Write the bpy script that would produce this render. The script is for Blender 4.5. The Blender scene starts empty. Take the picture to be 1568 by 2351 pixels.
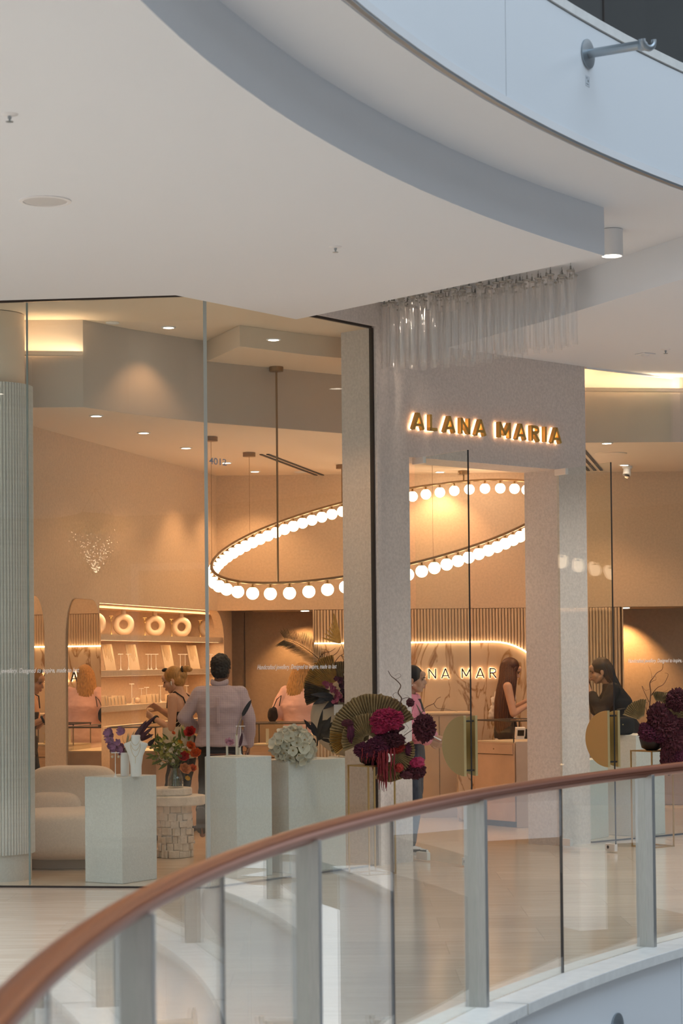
import bpy, bmesh, math, random
from mathutils import Vector, Matrix, noise as mnoise
random.seed(7)
S = bpy.context.scene
COL = S.collection
PI = math.pi
# ---------------------------------------------------------------- camera
FPX, ROLL, PITCH, EYE = 5000.0, .0095, math.radians(1.7), 1.68
CYP = 1518 - FPX * math.tan(PITCH)
cd = bpy.data.cameras.new('camera')
cam = bpy.data.objects.new('camera', cd); COL.objects.link(cam)
cd.sensor_fit = 'VERTICAL'; cd.sensor_height = 36.0; cd.sensor_width = 24.0
cd.lens = FPX * 36.0 / 2351
cd.shift_y = (CYP - 1175.5) / 2351
cd.clip_start = .1; cd.clip_end = 300
cr, sr, cp_, sp_ = math.cos(ROLL), math.sin(ROLL), math.cos(PITCH), math.sin(PITCH)
R0 = Vector((1, 0, 0)); U0 = Vector((0, -sp_, cp_)); FW = Vector((0, cp_, sp_))
RV = R0 * cr - U0 * sr; UV = U0 * cr + R0 * sr
EYEP = Vector((0, 0, EYE))
cam.matrix_world = Matrix(((RV.x, UV.x, -FW.x, 0), (RV.y, UV.y, -FW.y, 0), (RV.z, UV.z, -FW.z, EYE), (0, 0, 0, 1)))
cd.dof.use_dof = True; cd.dof.focus_distance = 19.0; cd.dof.aperture_fstop = 4.0
S.camera = cam
# ---------------------------------------------------------------- world, daylight, exposure
S.view_settings.view_transform = 'Standard'; S.view_settings.look = 'None'
S.view_settings.gamma = 1.0; S.view_settings.use_curve_mapping = False
S.view_settings.exposure = 0.42
S.cycles.transparent_max_bounces = 48
S.cycles.max_bounces = 10
S.cycles.use_denoising = True
W = bpy.data.worlds.new('daylight'); S.world = W; W.use_nodes = True
W.node_tree.nodes['Background'].inputs[0].default_value = (.86, .93, 1.0, 1)
W.node_tree.nodes['Background'].inputs[1].default_value = 1.0
def area_light(name, loc, size, energy, col, rot=(0, 0, 0), size_y=None, spread=None):
    l = bpy.data.lights.new(name, 'AREA'); l.energy = energy; l.color = col; l.size = size
    if size_y: l.shape = 'RECTANGLE'; l.size_y = size_y
    if spread: l.spread = spread
    o = bpy.data.objects.new(name, l); o.location = loc; o.rotation_euler = rot; COL.objects.link(o)
    return o
area_light('skylight', (11.0, 6.0, 16.0), 18, 1800, (.66, .83, 1.0), (0, 0, 0), 16)
# ---------------------------------------------------------------- geometry helpers
def ray(x, y): return FW + RV * ((x - 784) / FPX) - UV * ((y - CYP) / FPX)
def PY(x, y, Y): d = ray(x, y); return EYEP + d * (Y / d.y)
def PZ(x, y, z=0.0): d = ray(x, y); return EYEP + d * ((z - EYE) / d.z)
def V(*a): return Vector(a)
def origin(o):
    w = Vector((0, 0, 0))
    while o is not None: w = w + o.location; o = o.parent
    return w
class MB:
    def __init__(s): s.v = []; s.f = []
    def add(s, vs, fs):
        b = len(s.v); s.v += [Vector(v) for v in vs]; s.f += [tuple(b + i for i in f) for f in fs]; return s
    def box(s, c, d, rz=0.0, M=None):
        x, y, z = d[0] / 2, d[1] / 2, d[2] / 2
        vs = [Vector((i * x, j * y, k * z)) for k in (-1, 1) for j in (-1, 1) for i in (-1, 1)]
        m = M if M is not None else Matrix.Rotation(rz, 3, 'Z')
        c = Vector(c)
        return s.add([c + m @ v for v in vs], [(0, 2, 3, 1), (4, 5, 7, 6), (0, 1, 5, 4), (2, 6, 7, 3), (0, 4, 6, 2), (1, 3, 7, 5)])
    def pp(s, o, a, b, c):
        o, a, b, c = Vector(o), Vector(a), Vector(b), Vector(c)
        if a.cross(b).dot(c) < 0: a, b = b, a
        vs = [o, o + a, o + a + b, o + b]; vs += [v + c for v in vs]
        return s.add(vs, [(3, 2, 1, 0), (4, 5, 6, 7), (0, 1, 5, 4), (1, 2, 6, 5), (2, 3, 7, 6), (3, 0, 4, 7)])
    def prism(s, poly, z0, z1):
        n = len(poly); ar = sum(poly[i][0] * poly[(i + 1) % n][1] - poly[(i + 1) % n][0] * poly[i][1] for i in range(n))
        if ar < 0: poly = poly[::-1]
        vs = [(p[0], p[1], z0) for p in poly] + [(p[0], p[1], z1) for p in poly]
        return s.add(vs, [tuple(range(n - 1, -1, -1)), tuple(range(n, 2 * n))] + [(i, (i + 1) % n, n + (i + 1) % n, n + i) for i in range(n)])
    def plate(s, poly, fr, d0, d1):          # polygon in a 2-D frame fr(u,v)->point, fr.n normal; thickness d0..d1
        n = len(poly); P = [fr[0] + fr[1] * u + fr[2] * w for u, w in poly]
        nn = fr[1].cross(fr[2]).normalized()
        ar = sum(poly[i][0] * poly[(i + 1) % n][1] - poly[(i + 1) % n][0] * poly[i][1] for i in range(n))
        if ar < 0: P = P[::-1]
        vs = [p + nn * d0 for p in P] + [p + nn * d1 for p in P]
        return s.add(vs, [tuple(range(n - 1, -1, -1)), tuple(range(n, 2 * n))] + [(i, (i + 1) % n, n + (i + 1) % n, n + i) for i in range(n)])
    def tube(s, pts, r, n=8, closed=False, flat=1.0, caps=True):
        pts = [Vector(p) for p in pts]; m = len(pts); rs = r if isinstance(r, (list, tuple)) else [r] * m
        b = len(s.v); nrm = None
        for i, p in enumerate(pts):
            if closed: t = pts[(i + 1) % m] - pts[i - 1]
            else: t = pts[min(i + 1, m - 1)] - pts[max(i - 1, 0)]
            t = t.normalized() if t.length > 1e-9 else Vector((0, 0, 1))
            if nrm is None:
                nrm = Vector((0, 0, 1)) if abs(t.z) < .9 else Vector((1, 0, 0))
            nrm = (nrm - t * nrm.dot(t))
            nrm = nrm.normalized() if nrm.length > 1e-6 else t.orthogonal().normalized()
            bi = t.cross(nrm)
            for k in range(n):
                a = 2 * PI * k / n
                s.v.append(p + nrm * (math.cos(a) * rs[i] * flat) + bi * (math.sin(a) * rs[i]))
        for i in range(m if closed else m - 1):
            j = (i + 1) % m
            for k in range(n):
                l = (k + 1) % n
                s.f.append((b + i * n + k, b + i * n + l, b + j * n + l, b + j * n + k))
        if caps and not closed:
            s.f.append(tuple(b + k for k in range(n - 1, -1, -1))); s.f.append(tuple(b + (m - 1) * n + k for k in range(n)))
        return s
    def lathe(s, prof, c=(0, 0, 0), n=24, M=None):
        b = len(s.v); c = Vector(c); m = len(prof)
        for r, z in prof:
            for k in range(n):
                a = 2 * PI * k / n; p = Vector((r * math.cos(a), r * math.sin(a), z))
                s.v.append(c + (M @ p if M is not None else p))
        for i in range(m - 1):
            for k in range(n):
                l = (k + 1) % n; s.f.append((b + i * n + k, b + i * n + l, b + (i + 1) * n + l, b + (i + 1) * n + k))
        s.f.append(tuple(b + k for k in range(n - 1, -1, -1))); s.f.append(tuple(b + (m - 1) * n + k for k in range(n)))
        return s
    def sph(s, c, r, nu=16, nv=10, M=None):
        r = (r, r, r) if isinstance(r, (int, float)) else r; c = Vector(c); b = len(s.v)
        def put(p): p = Vector(p); s.v.append(c + (M @ p if M is not None else p))
        put((0, 0, -r[2]))
        for j in range(1, nv):
            t = PI * j / nv - PI / 2
            for k in range(nu):
                a = 2 * PI * k / nu; put((r[0] * math.cos(t) * math.cos(a), r[1] * math.cos(t) * math.sin(a), r[2] * math.sin(t)))
        put((0, 0, r[2])); top = len(s.v) - 1
        for k in range(nu): s.f.append((b, b + 1 + (k + 1) % nu, b + 1 + k))
        for j in range(nv - 2):
            for k in range(nu):
                o = b + 1 + j * nu; l = (k + 1) % nu
                s.f.append((o + k, o + l, o + nu + l, o + nu + k))
        o = b + 1 + (nv - 2) * nu
        for k in range(nu): s.f.append((o + k, o + (k + 1) % nu, top))
        return s
    def grid(s, fn, nu, nv):
        b = len(s.v)
        for j in range(nv + 1):
            for i in range(nu + 1): s.v.append(Vector(fn(i / nu, j / nv)))
        for j in range(nv):
            for i in range(nu):
                o = b + j * (nu + 1) + i; s.f.append((o, o + 1, o + nu + 2, o + nu + 1))
        return s
    def sheet(s, fn, nu, nv, th=.0015):      # a grid with thickness (closed leaf or petal)
        P = [[Vector(fn(i / nu, j / nv)) for i in range(nu + 1)] for j in range(nv + 1)]
        b = len(s.v); W_ = nu + 1
        N = []
        for j in range(nv + 1):
            for i in range(nu + 1):
                du = P[j][min(i + 1, nu)] - P[j][max(i - 1, 0)]; dv = P[min(j + 1, nv)][i] - P[max(j - 1, 0)][i]
                n = du.cross(dv); N.append(n.normalized() if n.length > 1e-12 else Vector((0, 0, 1)))
        fl = [p for r in P for p in r]
        s.v += [p + n * th / 2 for p, n in zip(fl, N)] + [p - n * th / 2 for p, n in zip(fl, N)]
        m = len(fl)
        for j in range(nv):
            for i in range(nu):
                o = b + j * W_ + i; q = (o, o + 1, o + W_ + 1, o + W_)
                s.f.append(q); s.f.append(tuple(x + m for x in q[::-1]))
        ring = [i for i in range(nu)] + [j * W_ + nu for j in range(nv)] + [nv * W_ + i for i in range(nu, 0, -1)] + [j * W_ for j in range(nv, 0, -1)]
        for a, c in zip(ring, ring[1:] + ring[:1]): s.f.append((b + c, b + a, b + a + m, b + c + m))
        return s
    def mesh(s, name, smooth=False, off=Vector((0, 0, 0))):
        me = bpy.data.meshes.new(name); me.from_pydata([v - off for v in s.v], [], s.f); me.update()
        if smooth: me.polygons.foreach_set('use_smooth', [True] * len(me.polygons))
        return me
    def build(s, name, m, parent=None, smooth=False, bevel=0.0, org=None):
        if parent is not None: w = origin(parent); loc = Vector((0, 0, 0))
        else:
            if org is None:
                xs = [v.x for v in s.v]; ys = [v.y for v in s.v]; zs = [v.z for v in s.v]
                org = Vector(((min(xs) + max(xs)) / 2, (min(ys) + max(ys)) / 2, min(zs)))
            w = Vector(org); loc = w
        me = s.mesh(name, smooth, w)
        for mm in (m if isinstance(m, (list, tuple)) else [m]): me.materials.append(mm)
        o = bpy.data.objects.new(name, me); o.location = loc; COL.objects.link(o)
        if parent is not None: o.parent = parent
        if smooth:
            try: me.set_sharp_from_angle(angle=math.radians(50))
            except Exception: pass
        if bevel:
            b = o.modifiers.new('bevel', 'BEVEL'); b.width = bevel; b.segments = 2; b.limit_method = 'ANGLE'; b.angle_limit = .6
        return o
def inst(o, loc, parent=None, rz=None, name=None, M=None):     # one more object sharing o's mesh
    c = o.copy(); COL.objects.link(c); c.parent = parent
    if M is not None: c.matrix_basis = M
    else:
        c.location = loc
        if rz is not None: c.rotation_euler = (0, 0, rz)
    return c
def tag(o, label=None, cat=None, group=None, kind=None):
    if label: o['label'] = label
    if cat: o['category'] = cat
    if group: o['group'] = group
    if kind: o['kind'] = kind
    return o
def thing(name, label, cat, loc=(0, 0, 0), group=None, rz=0.0):
    o = bpy.data.objects.new(name, None); COL.objects.link(o); o.location = loc; o.rotation_euler = (0, 0, rz)
    o.empty_display_size = .1
    return tag(o, label, cat, group)
def struct(o, label=None): o['kind'] = 'structure'; tag(o, label); return o
def empty(name, loc=(0, 0, 0)):
    o = bpy.data.objects.new(name, None); COL.objects.link(o); o.location = loc; return o
def copy_tree(o, parent=None):
    c = o.copy(); COL.objects.link(c); c.parent = parent
    for ch in list(o.children): copy_tree(ch, c)
    return c
# ---------------------------------------------------------------- materials
def mat(name, col, rough=.5, metal=0.0, var=0.0, vscale=8.0, stretch=(1, 1, 1), bump=0.0, bscale=60.0, spec=.5, coat=0.0, emit=None, es=0.0, sheen=0.0, sss=0.0, trans=0.0, col2=None, detail=4.0):
    m = bpy.data.materials.new(name); m.use_nodes = True; nt = m.node_tree; N = nt.nodes; L = nt.links
    b = N['Principled BSDF']; b.inputs['Base Color'].default_value = (*col, 1); b.inputs['Roughness'].default_value = rough
    b.inputs['Metallic'].default_value = metal; b.inputs['Specular IOR Level'].default_value = spec
    b.inputs['Coat Weight'].default_value = coat; b.inputs['Sheen Weight'].default_value = sheen
    if trans: b.inputs['Transmission Weight'].default_value = trans
    if sss: b.inputs['Subsurface Weight'].default_value = sss; b.inputs['Subsurface Radius'].default_value = (.01, .004, .002)
    if emit: b.inputs['Emission Color'].default_value = (*emit, 1); b.inputs['Emission Strength'].default_value = es
    if var or bump or col2:
        tc = N.new('ShaderNodeTexCoord'); mp = N.new('ShaderNodeMapping'); L.new(tc.outputs['Object'], mp.inputs[0]); mp.inputs['Scale'].default_value = stretch
        if var or col2:
            nz = N.new('ShaderNodeTexNoise'); nz.inputs['Scale'].default_value = vscale; nz.inputs['Detail'].default_value = detail; L.new(mp.outputs[0], nz.inputs[0])
            rp = N.new('ShaderNodeValToRGB'); rp.color_ramp.elements[0].position = .3; rp.color_ramp.elements[1].position = .7
            c2 = col2 if col2 else tuple(min(1, c * (1 + var)) for c in col); c1 = col if col2 else tuple(c * (1 - var) for c in col)
            rp.color_ramp.elements[0].color = (*c1, 1); rp.color_ramp.elements[1].color = (*c2, 1)
            L.new(nz.outputs['Fac'], rp.inputs[0]); L.new(rp.outputs[0], b.inputs['Base Color'])
        if bump:
            nb = N.new('ShaderNodeTexNoise'); nb.inputs['Scale'].default_value = bscale; nb.inputs['Detail'].default_value = 3; L.new(mp.outputs[0], nb.inputs[0])
            bp = N.new('ShaderNodeBump'); bp.inputs['Strength'].default_value = bump; bp.inputs['Distance'].default_value = .01; L.new(nb.outputs['Fac'], bp.inputs['Height']); L.new(bp.outputs[0], b.inputs['Normal'])
    return m
def glass_mat(name, tint, f0=.04, rough=0.0, veil=0.0):
    m = bpy.data.materials.new(name); m.use_nodes = True; nt = m.node_tree; N = nt.nodes; L = nt.links; N.clear()
    out = N.new('ShaderNodeOutputMaterial'); tr = N.new('ShaderNodeBsdfTransparent'); gl = N.new('ShaderNodeBsdfGlossy'); mx = N.new('ShaderNodeMixShader')
    tr.inputs[0].default_value = (*tint, 1); gl.inputs['Roughness'].default_value = rough; gl.inputs['Color'].default_value = (1, 1, 1, 1)
    lw = N.new('ShaderNodeLayerWeight'); lw.inputs[0].default_value = .5
    p = N.new('ShaderNodeMath'); p.operation = 'POWER'; p.inputs[1].default_value = 5; L.new(lw.outputs['Facing'], p.inputs[0])
    a = N.new('ShaderNodeMath'); a.operation = 'MULTIPLY_ADD'; a.inputs[1].default_value = 1 - f0; a.inputs[2].default_value = f0; L.new(p.outputs[0], a.inputs[0])
    L.new(a.outputs[0], mx.inputs[0]); L.new(tr.outputs[0], mx.inputs[1]); L.new(gl.outputs[0], mx.inputs[2])
    if veil:
        df = N.new('ShaderNodeBsdfDiffuse'); df.inputs[0].default_value = (.9, .92, .92, 1); m2 = N.new('ShaderNodeMixShader'); m2.inputs[0].default_value = veil
        L.new(mx.outputs[0], m2.inputs[1]); L.new(df.outputs[0], m2.inputs[2]); L.new(m2.outputs[0], out.inputs[0])
    else: L.new(mx.outputs[0], out.inputs[0])
    return m
def glow(name, col, s):
    m = bpy.data.materials.new(name); m.use_nodes = True; b = m.node_tree.nodes['Principled BSDF']
    b.inputs['Base Color'].default_value = (.9, .88, .85, 1); b.inputs['Emission Color'].default_value = (*col, 1); b.inputs['Emission Strength'].default_value = s
    return m
def marble_mat(name, base, vein, vscale=1.2):
    m = mat(name, base, .22); nt = m.node_tree; N = nt.nodes; L = nt.links; b = N['Principled BSDF']
    tc = N.new('ShaderNodeTexCoord'); mp = N.new('ShaderNodeMapping'); mp.inputs['Rotation'].default_value = (0, .62, 0); mp.inputs['Scale'].default_value = (1.5, 1, .55); L.new(tc.outputs['Object'], mp.inputs[0])
    n1 = N.new('ShaderNodeTexNoise'); n1.inputs['Scale'].default_value = vscale; n1.inputs['Detail'].default_value = 6; n1.inputs['Distortion'].default_value = 1.2; L.new(mp.outputs[0], n1.inputs[0])
    r1 = N.new('ShaderNodeValToRGB'); e = r1.color_ramp.elements
    e[0].position = .47; e[0].color = (0, 0, 0, 1); e[1].position = .5; e[1].color = (1, 1, 1, 1); k = e.new(.53); k.color = (0, 0, 0, 1); L.new(n1.outputs['Fac'], r1.inputs[0])
    n2 = N.new('ShaderNodeTexNoise'); n2.inputs['Scale'].default_value = 1.1; n2.inputs['Detail'].default_value = 5; n2.inputs['Distortion'].default_value = .8; L.new(mp.outputs[0], n2.inputs[0])
    r2 = N.new('ShaderNodeValToRGB'); r2.color_ramp.elements[0].position = .4; r2.color_ramp.elements[1].position = .72
    r2.color_ramp.elements[0].color = (*base, 1); r2.color_ramp.elements[1].color = tuple(.55 * b_ + .45 * v for b_, v in zip(base, vein)) + (1,); L.new(n2.outputs['Fac'], r2.inputs[0])
    mx = N.new('ShaderNodeMix'); mx.data_type = 'RGBA'; L.new(r1.outputs[0], mx.inputs['Factor']); L.new(r2.outputs[0], mx.inputs['A']); mx.inputs['B'].default_value = (*vein, 1)
    L.new(mx.outputs['Result'], b.inputs['Base Color'])
    return m
def check_mat(name, c1, c2, sc):
    m = mat(name, c1, .85, bump=.25, bscale=9); nt = m.node_tree; N = nt.nodes; L = nt.links; b = N['Principled BSDF']
    tc = N.new('ShaderNodeTexCoord'); sp = N.new('ShaderNodeSeparateXYZ'); L.new(tc.outputs['Object'], sp.inputs[0])
    fs = []
    for ax in ('X', 'Z'):
        mu = N.new('ShaderNodeMath'); mu.operation = 'MULTIPLY'; mu.inputs[1].default_value = sc; L.new(sp.outputs[ax], mu.inputs[0])
        fr = N.new('ShaderNodeMath'); fr.operation = 'FRACT'; L.new(mu.outputs[0], fr.inputs[0])
        lt = N.new('ShaderNodeMath'); lt.operation = 'LESS_THAN'; lt.inputs[1].default_value = .28; L.new(fr.outputs[0], lt.inputs[0]); fs.append(lt)
    ad = N.new('ShaderNodeMath'); ad.operation = 'ADD'; L.new(fs[0].outputs[0], ad.inputs[0]); L.new(fs[1].outputs[0], ad.inputs[1])
    hf = N.new('ShaderNodeMath'); hf.operation = 'MULTIPLY'; hf.inputs[1].default_value = .5; L.new(ad.outputs[0], hf.inputs[0])
    mx = N.new('ShaderNodeMix'); mx.data_type = 'RGBA'; L.new(hf.outputs[0], mx.inputs['Factor']); mx.inputs['A'].default_value = (*c1, 1); mx.inputs['B'].default_value = (*c2, 1)
    L.new(mx.outputs['Result'], b.inputs['Base Color'])
    return m
M = {}
M['white'] = mat('white_paint', (.80, .785, .78), .75, bump=.03, bscale=40)
M['soffit'] = mat('soffit_paint', (.79, .81, .84), .8)
M['fascia'] = mat('fascia_panel', (.80, .82, .84), .35)
M['stonecurb'] = mat('stone_curb', (.78, .76, .72), .4, var=.06, vscale=12)
M['stucco'] = mat('stucco_greige', (.68, .615, .575), .9, var=.10, vscale=45, bump=.35, bscale=110, detail=8)
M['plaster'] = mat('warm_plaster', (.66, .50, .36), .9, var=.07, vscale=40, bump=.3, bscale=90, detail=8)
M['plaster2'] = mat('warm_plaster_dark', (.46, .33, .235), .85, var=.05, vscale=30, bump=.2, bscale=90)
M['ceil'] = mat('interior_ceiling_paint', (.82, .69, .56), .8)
M['fluted'] = mat('fluted_timber', (.62, .47, .33), .6, var=.10, vscale=10, stretch=(6, 6, .6))
M['plinth'] = mat('plinth_render', (.66, .655, .63), .9, var=.05, vscale=60, bump=.3, bscale=120)
M['marble'] = marble_mat('cream_marble', (.68, .52, .36), (.30, .16, .06), 2.2)
M['stonepink'] = mat('beige_stone', (.52, .37, .26), .35, var=.10, vscale=5, detail=6)
M['travertine'] = mat('rough_travertine', (.68, .62, .54), .9, var=.10, vscale=14, bump=.6, bscale=50, detail=8)
M['glass'] = glass_mat('clear_glass', (.960, .985, .970), .012)
M['glass2'] = glass_mat('balustrade_glass', (.965, .985, .975), .032)
M['glassgreen'] = mat('glass_edge', (.22, .27, .25), .25)
M['glassleft'] = glass_mat('window_glass', (.960, .985, .970), .030)
M['acrylic'] = glass_mat('acrylic_tube', (.992, .992, .992), .035, .02, .018)
M['vaseglass'] = glass_mat('vase_glass', (.93, .95, .95), .08)
M['mirror'] = mat('mirror', (.86, .78, .68), .0, 1.0)
M['black'] = mat('black_metal', (.015, .013, .012), .4)
M['darkgrey'] = mat('dark_grey', (.045, .045, .047), .5)
M['steel'] = mat('brushed_steel', (.43, .42, .40), .40, .85, var=.08, vscale=30, stretch=(8, 8, .4))
M['steeldk'] = mat('bracket_steel', (.36, .40, .43), .35, .85)
M['satin'] = mat('satin_plate', (.80, .77, .74), .4, .2)
M['brass'] = mat('brass', (.62, .42, .18), .32, .95)
M['brassdk'] = mat('aged_brass', (.34, .23, .13), .38, .9)
M['goldsign'] = mat('gold_sign', (.60, .37, .10), .38, .55)
M['bronze'] = mat('champagne_bronze', (.52, .43, .22), .42, .75)
M['rail'] = mat('copper_handrail', (.31, .085, .028), .29, .85)
M['globe'] = glow('opal_globe', (1.0, .73, .48), 5.6)
M['led'] = glow('led_strip', (1.0, .66, .36), 9.0)
M['led2'] = glow('dim_led_strip', (1.0, .66, .36), 2.4)
M['lamp'] = glow('lamp_lens', (1.0, .86, .70), 9.0)
M['halo'] = glow('sign_halo', (1.0, .58, .32), 4.2)
M['boucle'] = mat('cream_boucle', (.74, .655, .57), .95, var=.05, vscale=60, bump=.4, bscale=160, sheen=.3)
M['boardwhite'] = mat('white_leatherette', (.82, .80, .79), .5)
M['cream'] = mat('cream_display', (.66, .53, .38), .6)
M['ceramic'] = mat('ceramic_glaze', (.74, .62, .49), .35)
M['timber'] = mat('oak_veneer', (.46, .31, .19), .5, var=.12, vscale=6, stretch=(1, 1, 8))
M['dark'] = mat('dark_trim', (.03, .02, .015), .5)
M['textw'] = mat('white_vinyl', (.88, .86, .84), .6)
M['textg'] = mat('grey_vinyl', (.33, .34, .40), .6)
M['grille'] = mat('speaker_grille', (.62, .60, .585), .7)
def floor_material(name, c1, c2, rough):
    m = mat(name, c1, rough, var=.0); nt = m.node_tree; N = nt.nodes; L = nt.links; b = N['Principled BSDF']
    tc = N.new('ShaderNodeTexCoord'); oi = N.new('ShaderNodeObjectInfo')
    mp = N.new('ShaderNodeMapping'); mp.inputs['Scale'].default_value = (.8, 9, 1); L.new(tc.outputs['Object'], mp.inputs[0])
    cb = N.new('ShaderNodeCombineXYZ'); mu = N.new('ShaderNodeMath'); mu.operation = 'MULTIPLY'; mu.inputs[1].default_value = 37; L.new(oi.outputs['Random'], mu.inputs[0]); L.new(mu.outputs[0], cb.inputs[0]); L.new(mu.outputs[0], cb.inputs[1]); L.new(cb.outputs[0], mp.inputs['Location'])
    nz = N.new('ShaderNodeTexNoise'); nz.inputs['Scale'].default_value = 2.2; nz.inputs['Detail'].default_value = 6; L.new(mp.outputs[0], nz.inputs[0])
    rp = N.new('ShaderNodeValToRGB'); rp.color_ramp.elements[0].position = .28; rp.color_ramp.elements[1].position = .72
    rp.color_ramp.elements[0].color = (*c2, 1); rp.color_ramp.elements[1].color = (*c1, 1); L.new(nz.outputs['Fac'], rp.inputs[0])
    hs = N.new('ShaderNodeHueSaturation'); L.new(rp.outputs[0], hs.inputs['Color'])
    mr = N.new('ShaderNodeMapRange'); mr.inputs['To Min'].default_value = .93; mr.inputs['To Max'].default_value = 1.05; L.new(oi.outputs['Random'], mr.inputs[0]); L.new(mr.outputs[0], hs.inputs['Value'])
    L.new(hs.outputs[0], b.inputs['Base Color'])
    return m
M['floor'] = floor_material('polished_travertine', (.78, .665, .55), (.62, .505, .40), .14)
# ================================================================ STRUCTURE
VC = V(15.17, 4.28, 0)
def arc(c, r, a0, a1, n): return [(c[0] + r * math.cos(math.radians(a0 + (a1 - a0) * i / n)), c[1] + r * math.sin(math.radians(a0 + (a1 - a0) * i / n))) for i in range(n + 1)]
def ringseg(r0, r1, a0, a1, z0, z1, n=6, c=VC):
    return MB().prism(arc(c, r0, a0, a1, n) + arc(c, r1, a1, a0, n), z0, z1)
# ---- floor slab and its stone tiles
fl = MB().prism(arc(VC, 15.72, 226, 118, 48) + [(7.6, 27), (-14, 27), (-14, -12), (3.9, -12)], -.36, -.006).build('floor', mat('floor_base', (.50, .42, .34), .6))
struct(fl)
def clip(poly, n, d):                                   # keep n.p >= d
    out = []
    for i in range(len(poly)):
        a, b = poly[i], poly[(i + 1) % len(poly)]; da = a[0] * n[0] + a[1] * n[1] - d; db = b[0] * n[0] + b[1] * n[1] - d
        if da >= 0: out.append(a)
        if da * db < 0: t = da / (da - db); out.append((a[0] + (b[0] - a[0]) * t, a[1] + (b[1] - a[1]) * t))
    return out
tw, td = 1.2, .6
tile0 = None
for j in range(36):
    y = 3.2 + j * td
    for i in range(-4, 5):
        x = i * tw + (.6 if j % 2 else 0)
        lo, hi = (-.16 * y - .9, .165 * y + .9)
        if x + .6 < lo or x - .6 > hi or (y > 20 and (x < -1.9 - .6 or x > 4.2)): continue
        poly = [(x - tw / 2 + .0005, y - td / 2 + .0005), (x + tw / 2 - .0005, y - td / 2 + .0005), (x + tw / 2 - .0005, y + td / 2 - .0005), (x - tw / 2 + .0005, y + td / 2 - .0005)]
        d = V(x - VC.x, y - VC.y, 0); dn = d.normalized()
        rmin = min(math.hypot(p[0] - VC.x, p[1] - VC.y) for p in poly); rmax = max(math.hypot(p[0] - VC.x, p[1] - VC.y) for p in poly)
        if rmax < 15.95: continue
        if rmin < 15.92:
            poly = clip(poly, (dn.x, dn.y), dn.x * VC.x + dn.y * VC.y + 15.92)
            if len(poly) < 3: continue
            o = MB().prism(poly, -.006, 0); o = o.build('tile', M['floor'], fl)
        elif tile0 is None:
            bm_ = MB().prism([(px - x, py - y) for px, py in poly], -.006, 0)
            me = bm_.mesh('tile'); me.materials.append(M['floor'])
            tile0 = bpy.data.objects.new('tile', me); COL.objects.link(tile0); tile0.parent = fl; tile0.location = V(x, y, 0) - fl.location
        else:
            inst(tile0, V(x, y, 0) - fl.location, fl)
# ---- stone kerb round the void and the slab edge below it
kerb = empty('trim_1', (1.0, 11.0, 0)); struct(kerb, 'pale stone kerb under the curved balustrade')
for a in (190.7, 182.1, 173.4, 164.8, 156.1, 147.45, 138.8): ringseg(15.62, 15.93, a - .015, a - 8.62, -.042, .014, 8).build('stone', M['stonecurb'], kerb, bevel=.004)
edge = empty('trim_2', (1.0, 11.0, -1.3)); struct(edge, 'white slab edge panels below the kerb')
for a in (190.7, 182.1, 173.4, 164.8, 156.1, 147.45, 138.8): ringseg(15.68, 15.74, a - .012, a - 8.63, -1.5, -.046, 8).build('panel', M['fascia'], edge)
# ---- upper floor: soffit, edge band, kerb
up = MB().prism(arc(VC, 16.1, 250, 112, 60) + [(9.2, 27), (-14, 27), (-14, -14), (9.7, -14)], 4.66, 5.36).build('ceiling', M['soffit']); struct(up)
band = empty('trim_3', (1.2, 12.0, 4.7)); struct(band, 'pale blue white edge panels of the upper floor')
for k in range(-2, 8):
    a = 152.65 + 9.05 * k
    ringseg(16.05, 16.11, a - .012, a - 9.03, 4.715, 5.39, 8).build('panel', M['fascia'], band)
ringseg(16.045, 16.14, 240, 125, 4.668, 4.712, 90).build('lower_bead', M['white'], band)
ringseg(16.05, 16.078, 240, 125, 4.655, 4.669, 90).build('shadow_gap', M['steeldk'], band)
ringseg(16.04, 16.40, 240, 125, 5.40, 5.455, 90).build('upper_kerb', M['stonecurb'], band)
ringseg(16.06, 16.2, 240, 125, 5.388, 5.402, 90).build('shadow_gap', M['steeldk'], band)
# ---- dropped bulkheads of the mall ceiling
BC = (13.17, 5.78)
bk = MB().prism(arc(BC, 14.25, 222, 143.2, 48) + [(-.33, 16.86), (-1.18, 15.70), (-2.48, 15.855), (-14, 17.1), (-14, -12), (2.6, -12)], 4.34, 4.665).build('ceiling_bulkhead', M['soffit']); struct(bk)
rc = MB().prism([(.93, 18.62), (1.601, 17.256), (2.436, 15.327), (2.75, 14.62), (5.4, 17.2), (9, 19.5), (9, 23), (4.9, 22.25), (2.24, 19.9)], 4.36, 4.665).build('ceiling_bulkhead', M['soffit']); struct(rc)
# ---- shopfront portal: one wall with a tall opening
Q0 = V(.305, 17.985, 0); PU = V(.711, .703, 0); PN = V(.703, -.711, 0)      # along the wall, and out towards the mall
def P2(s, z, d=0.0): return Q0 + PU * s + V(0, 0, z) + PN * d
por = MB().plate([(0, 0), (.385, 0), (.385, 3.39), (2.346, 3.39), (2.346, 0), (2.735, 0), (2.735, 4.655), (0, 4.655)], (Q0, PU, V(0, 0, 1)), -.41, 0).build('wall_front', M['stucco']); struct(por)
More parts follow.
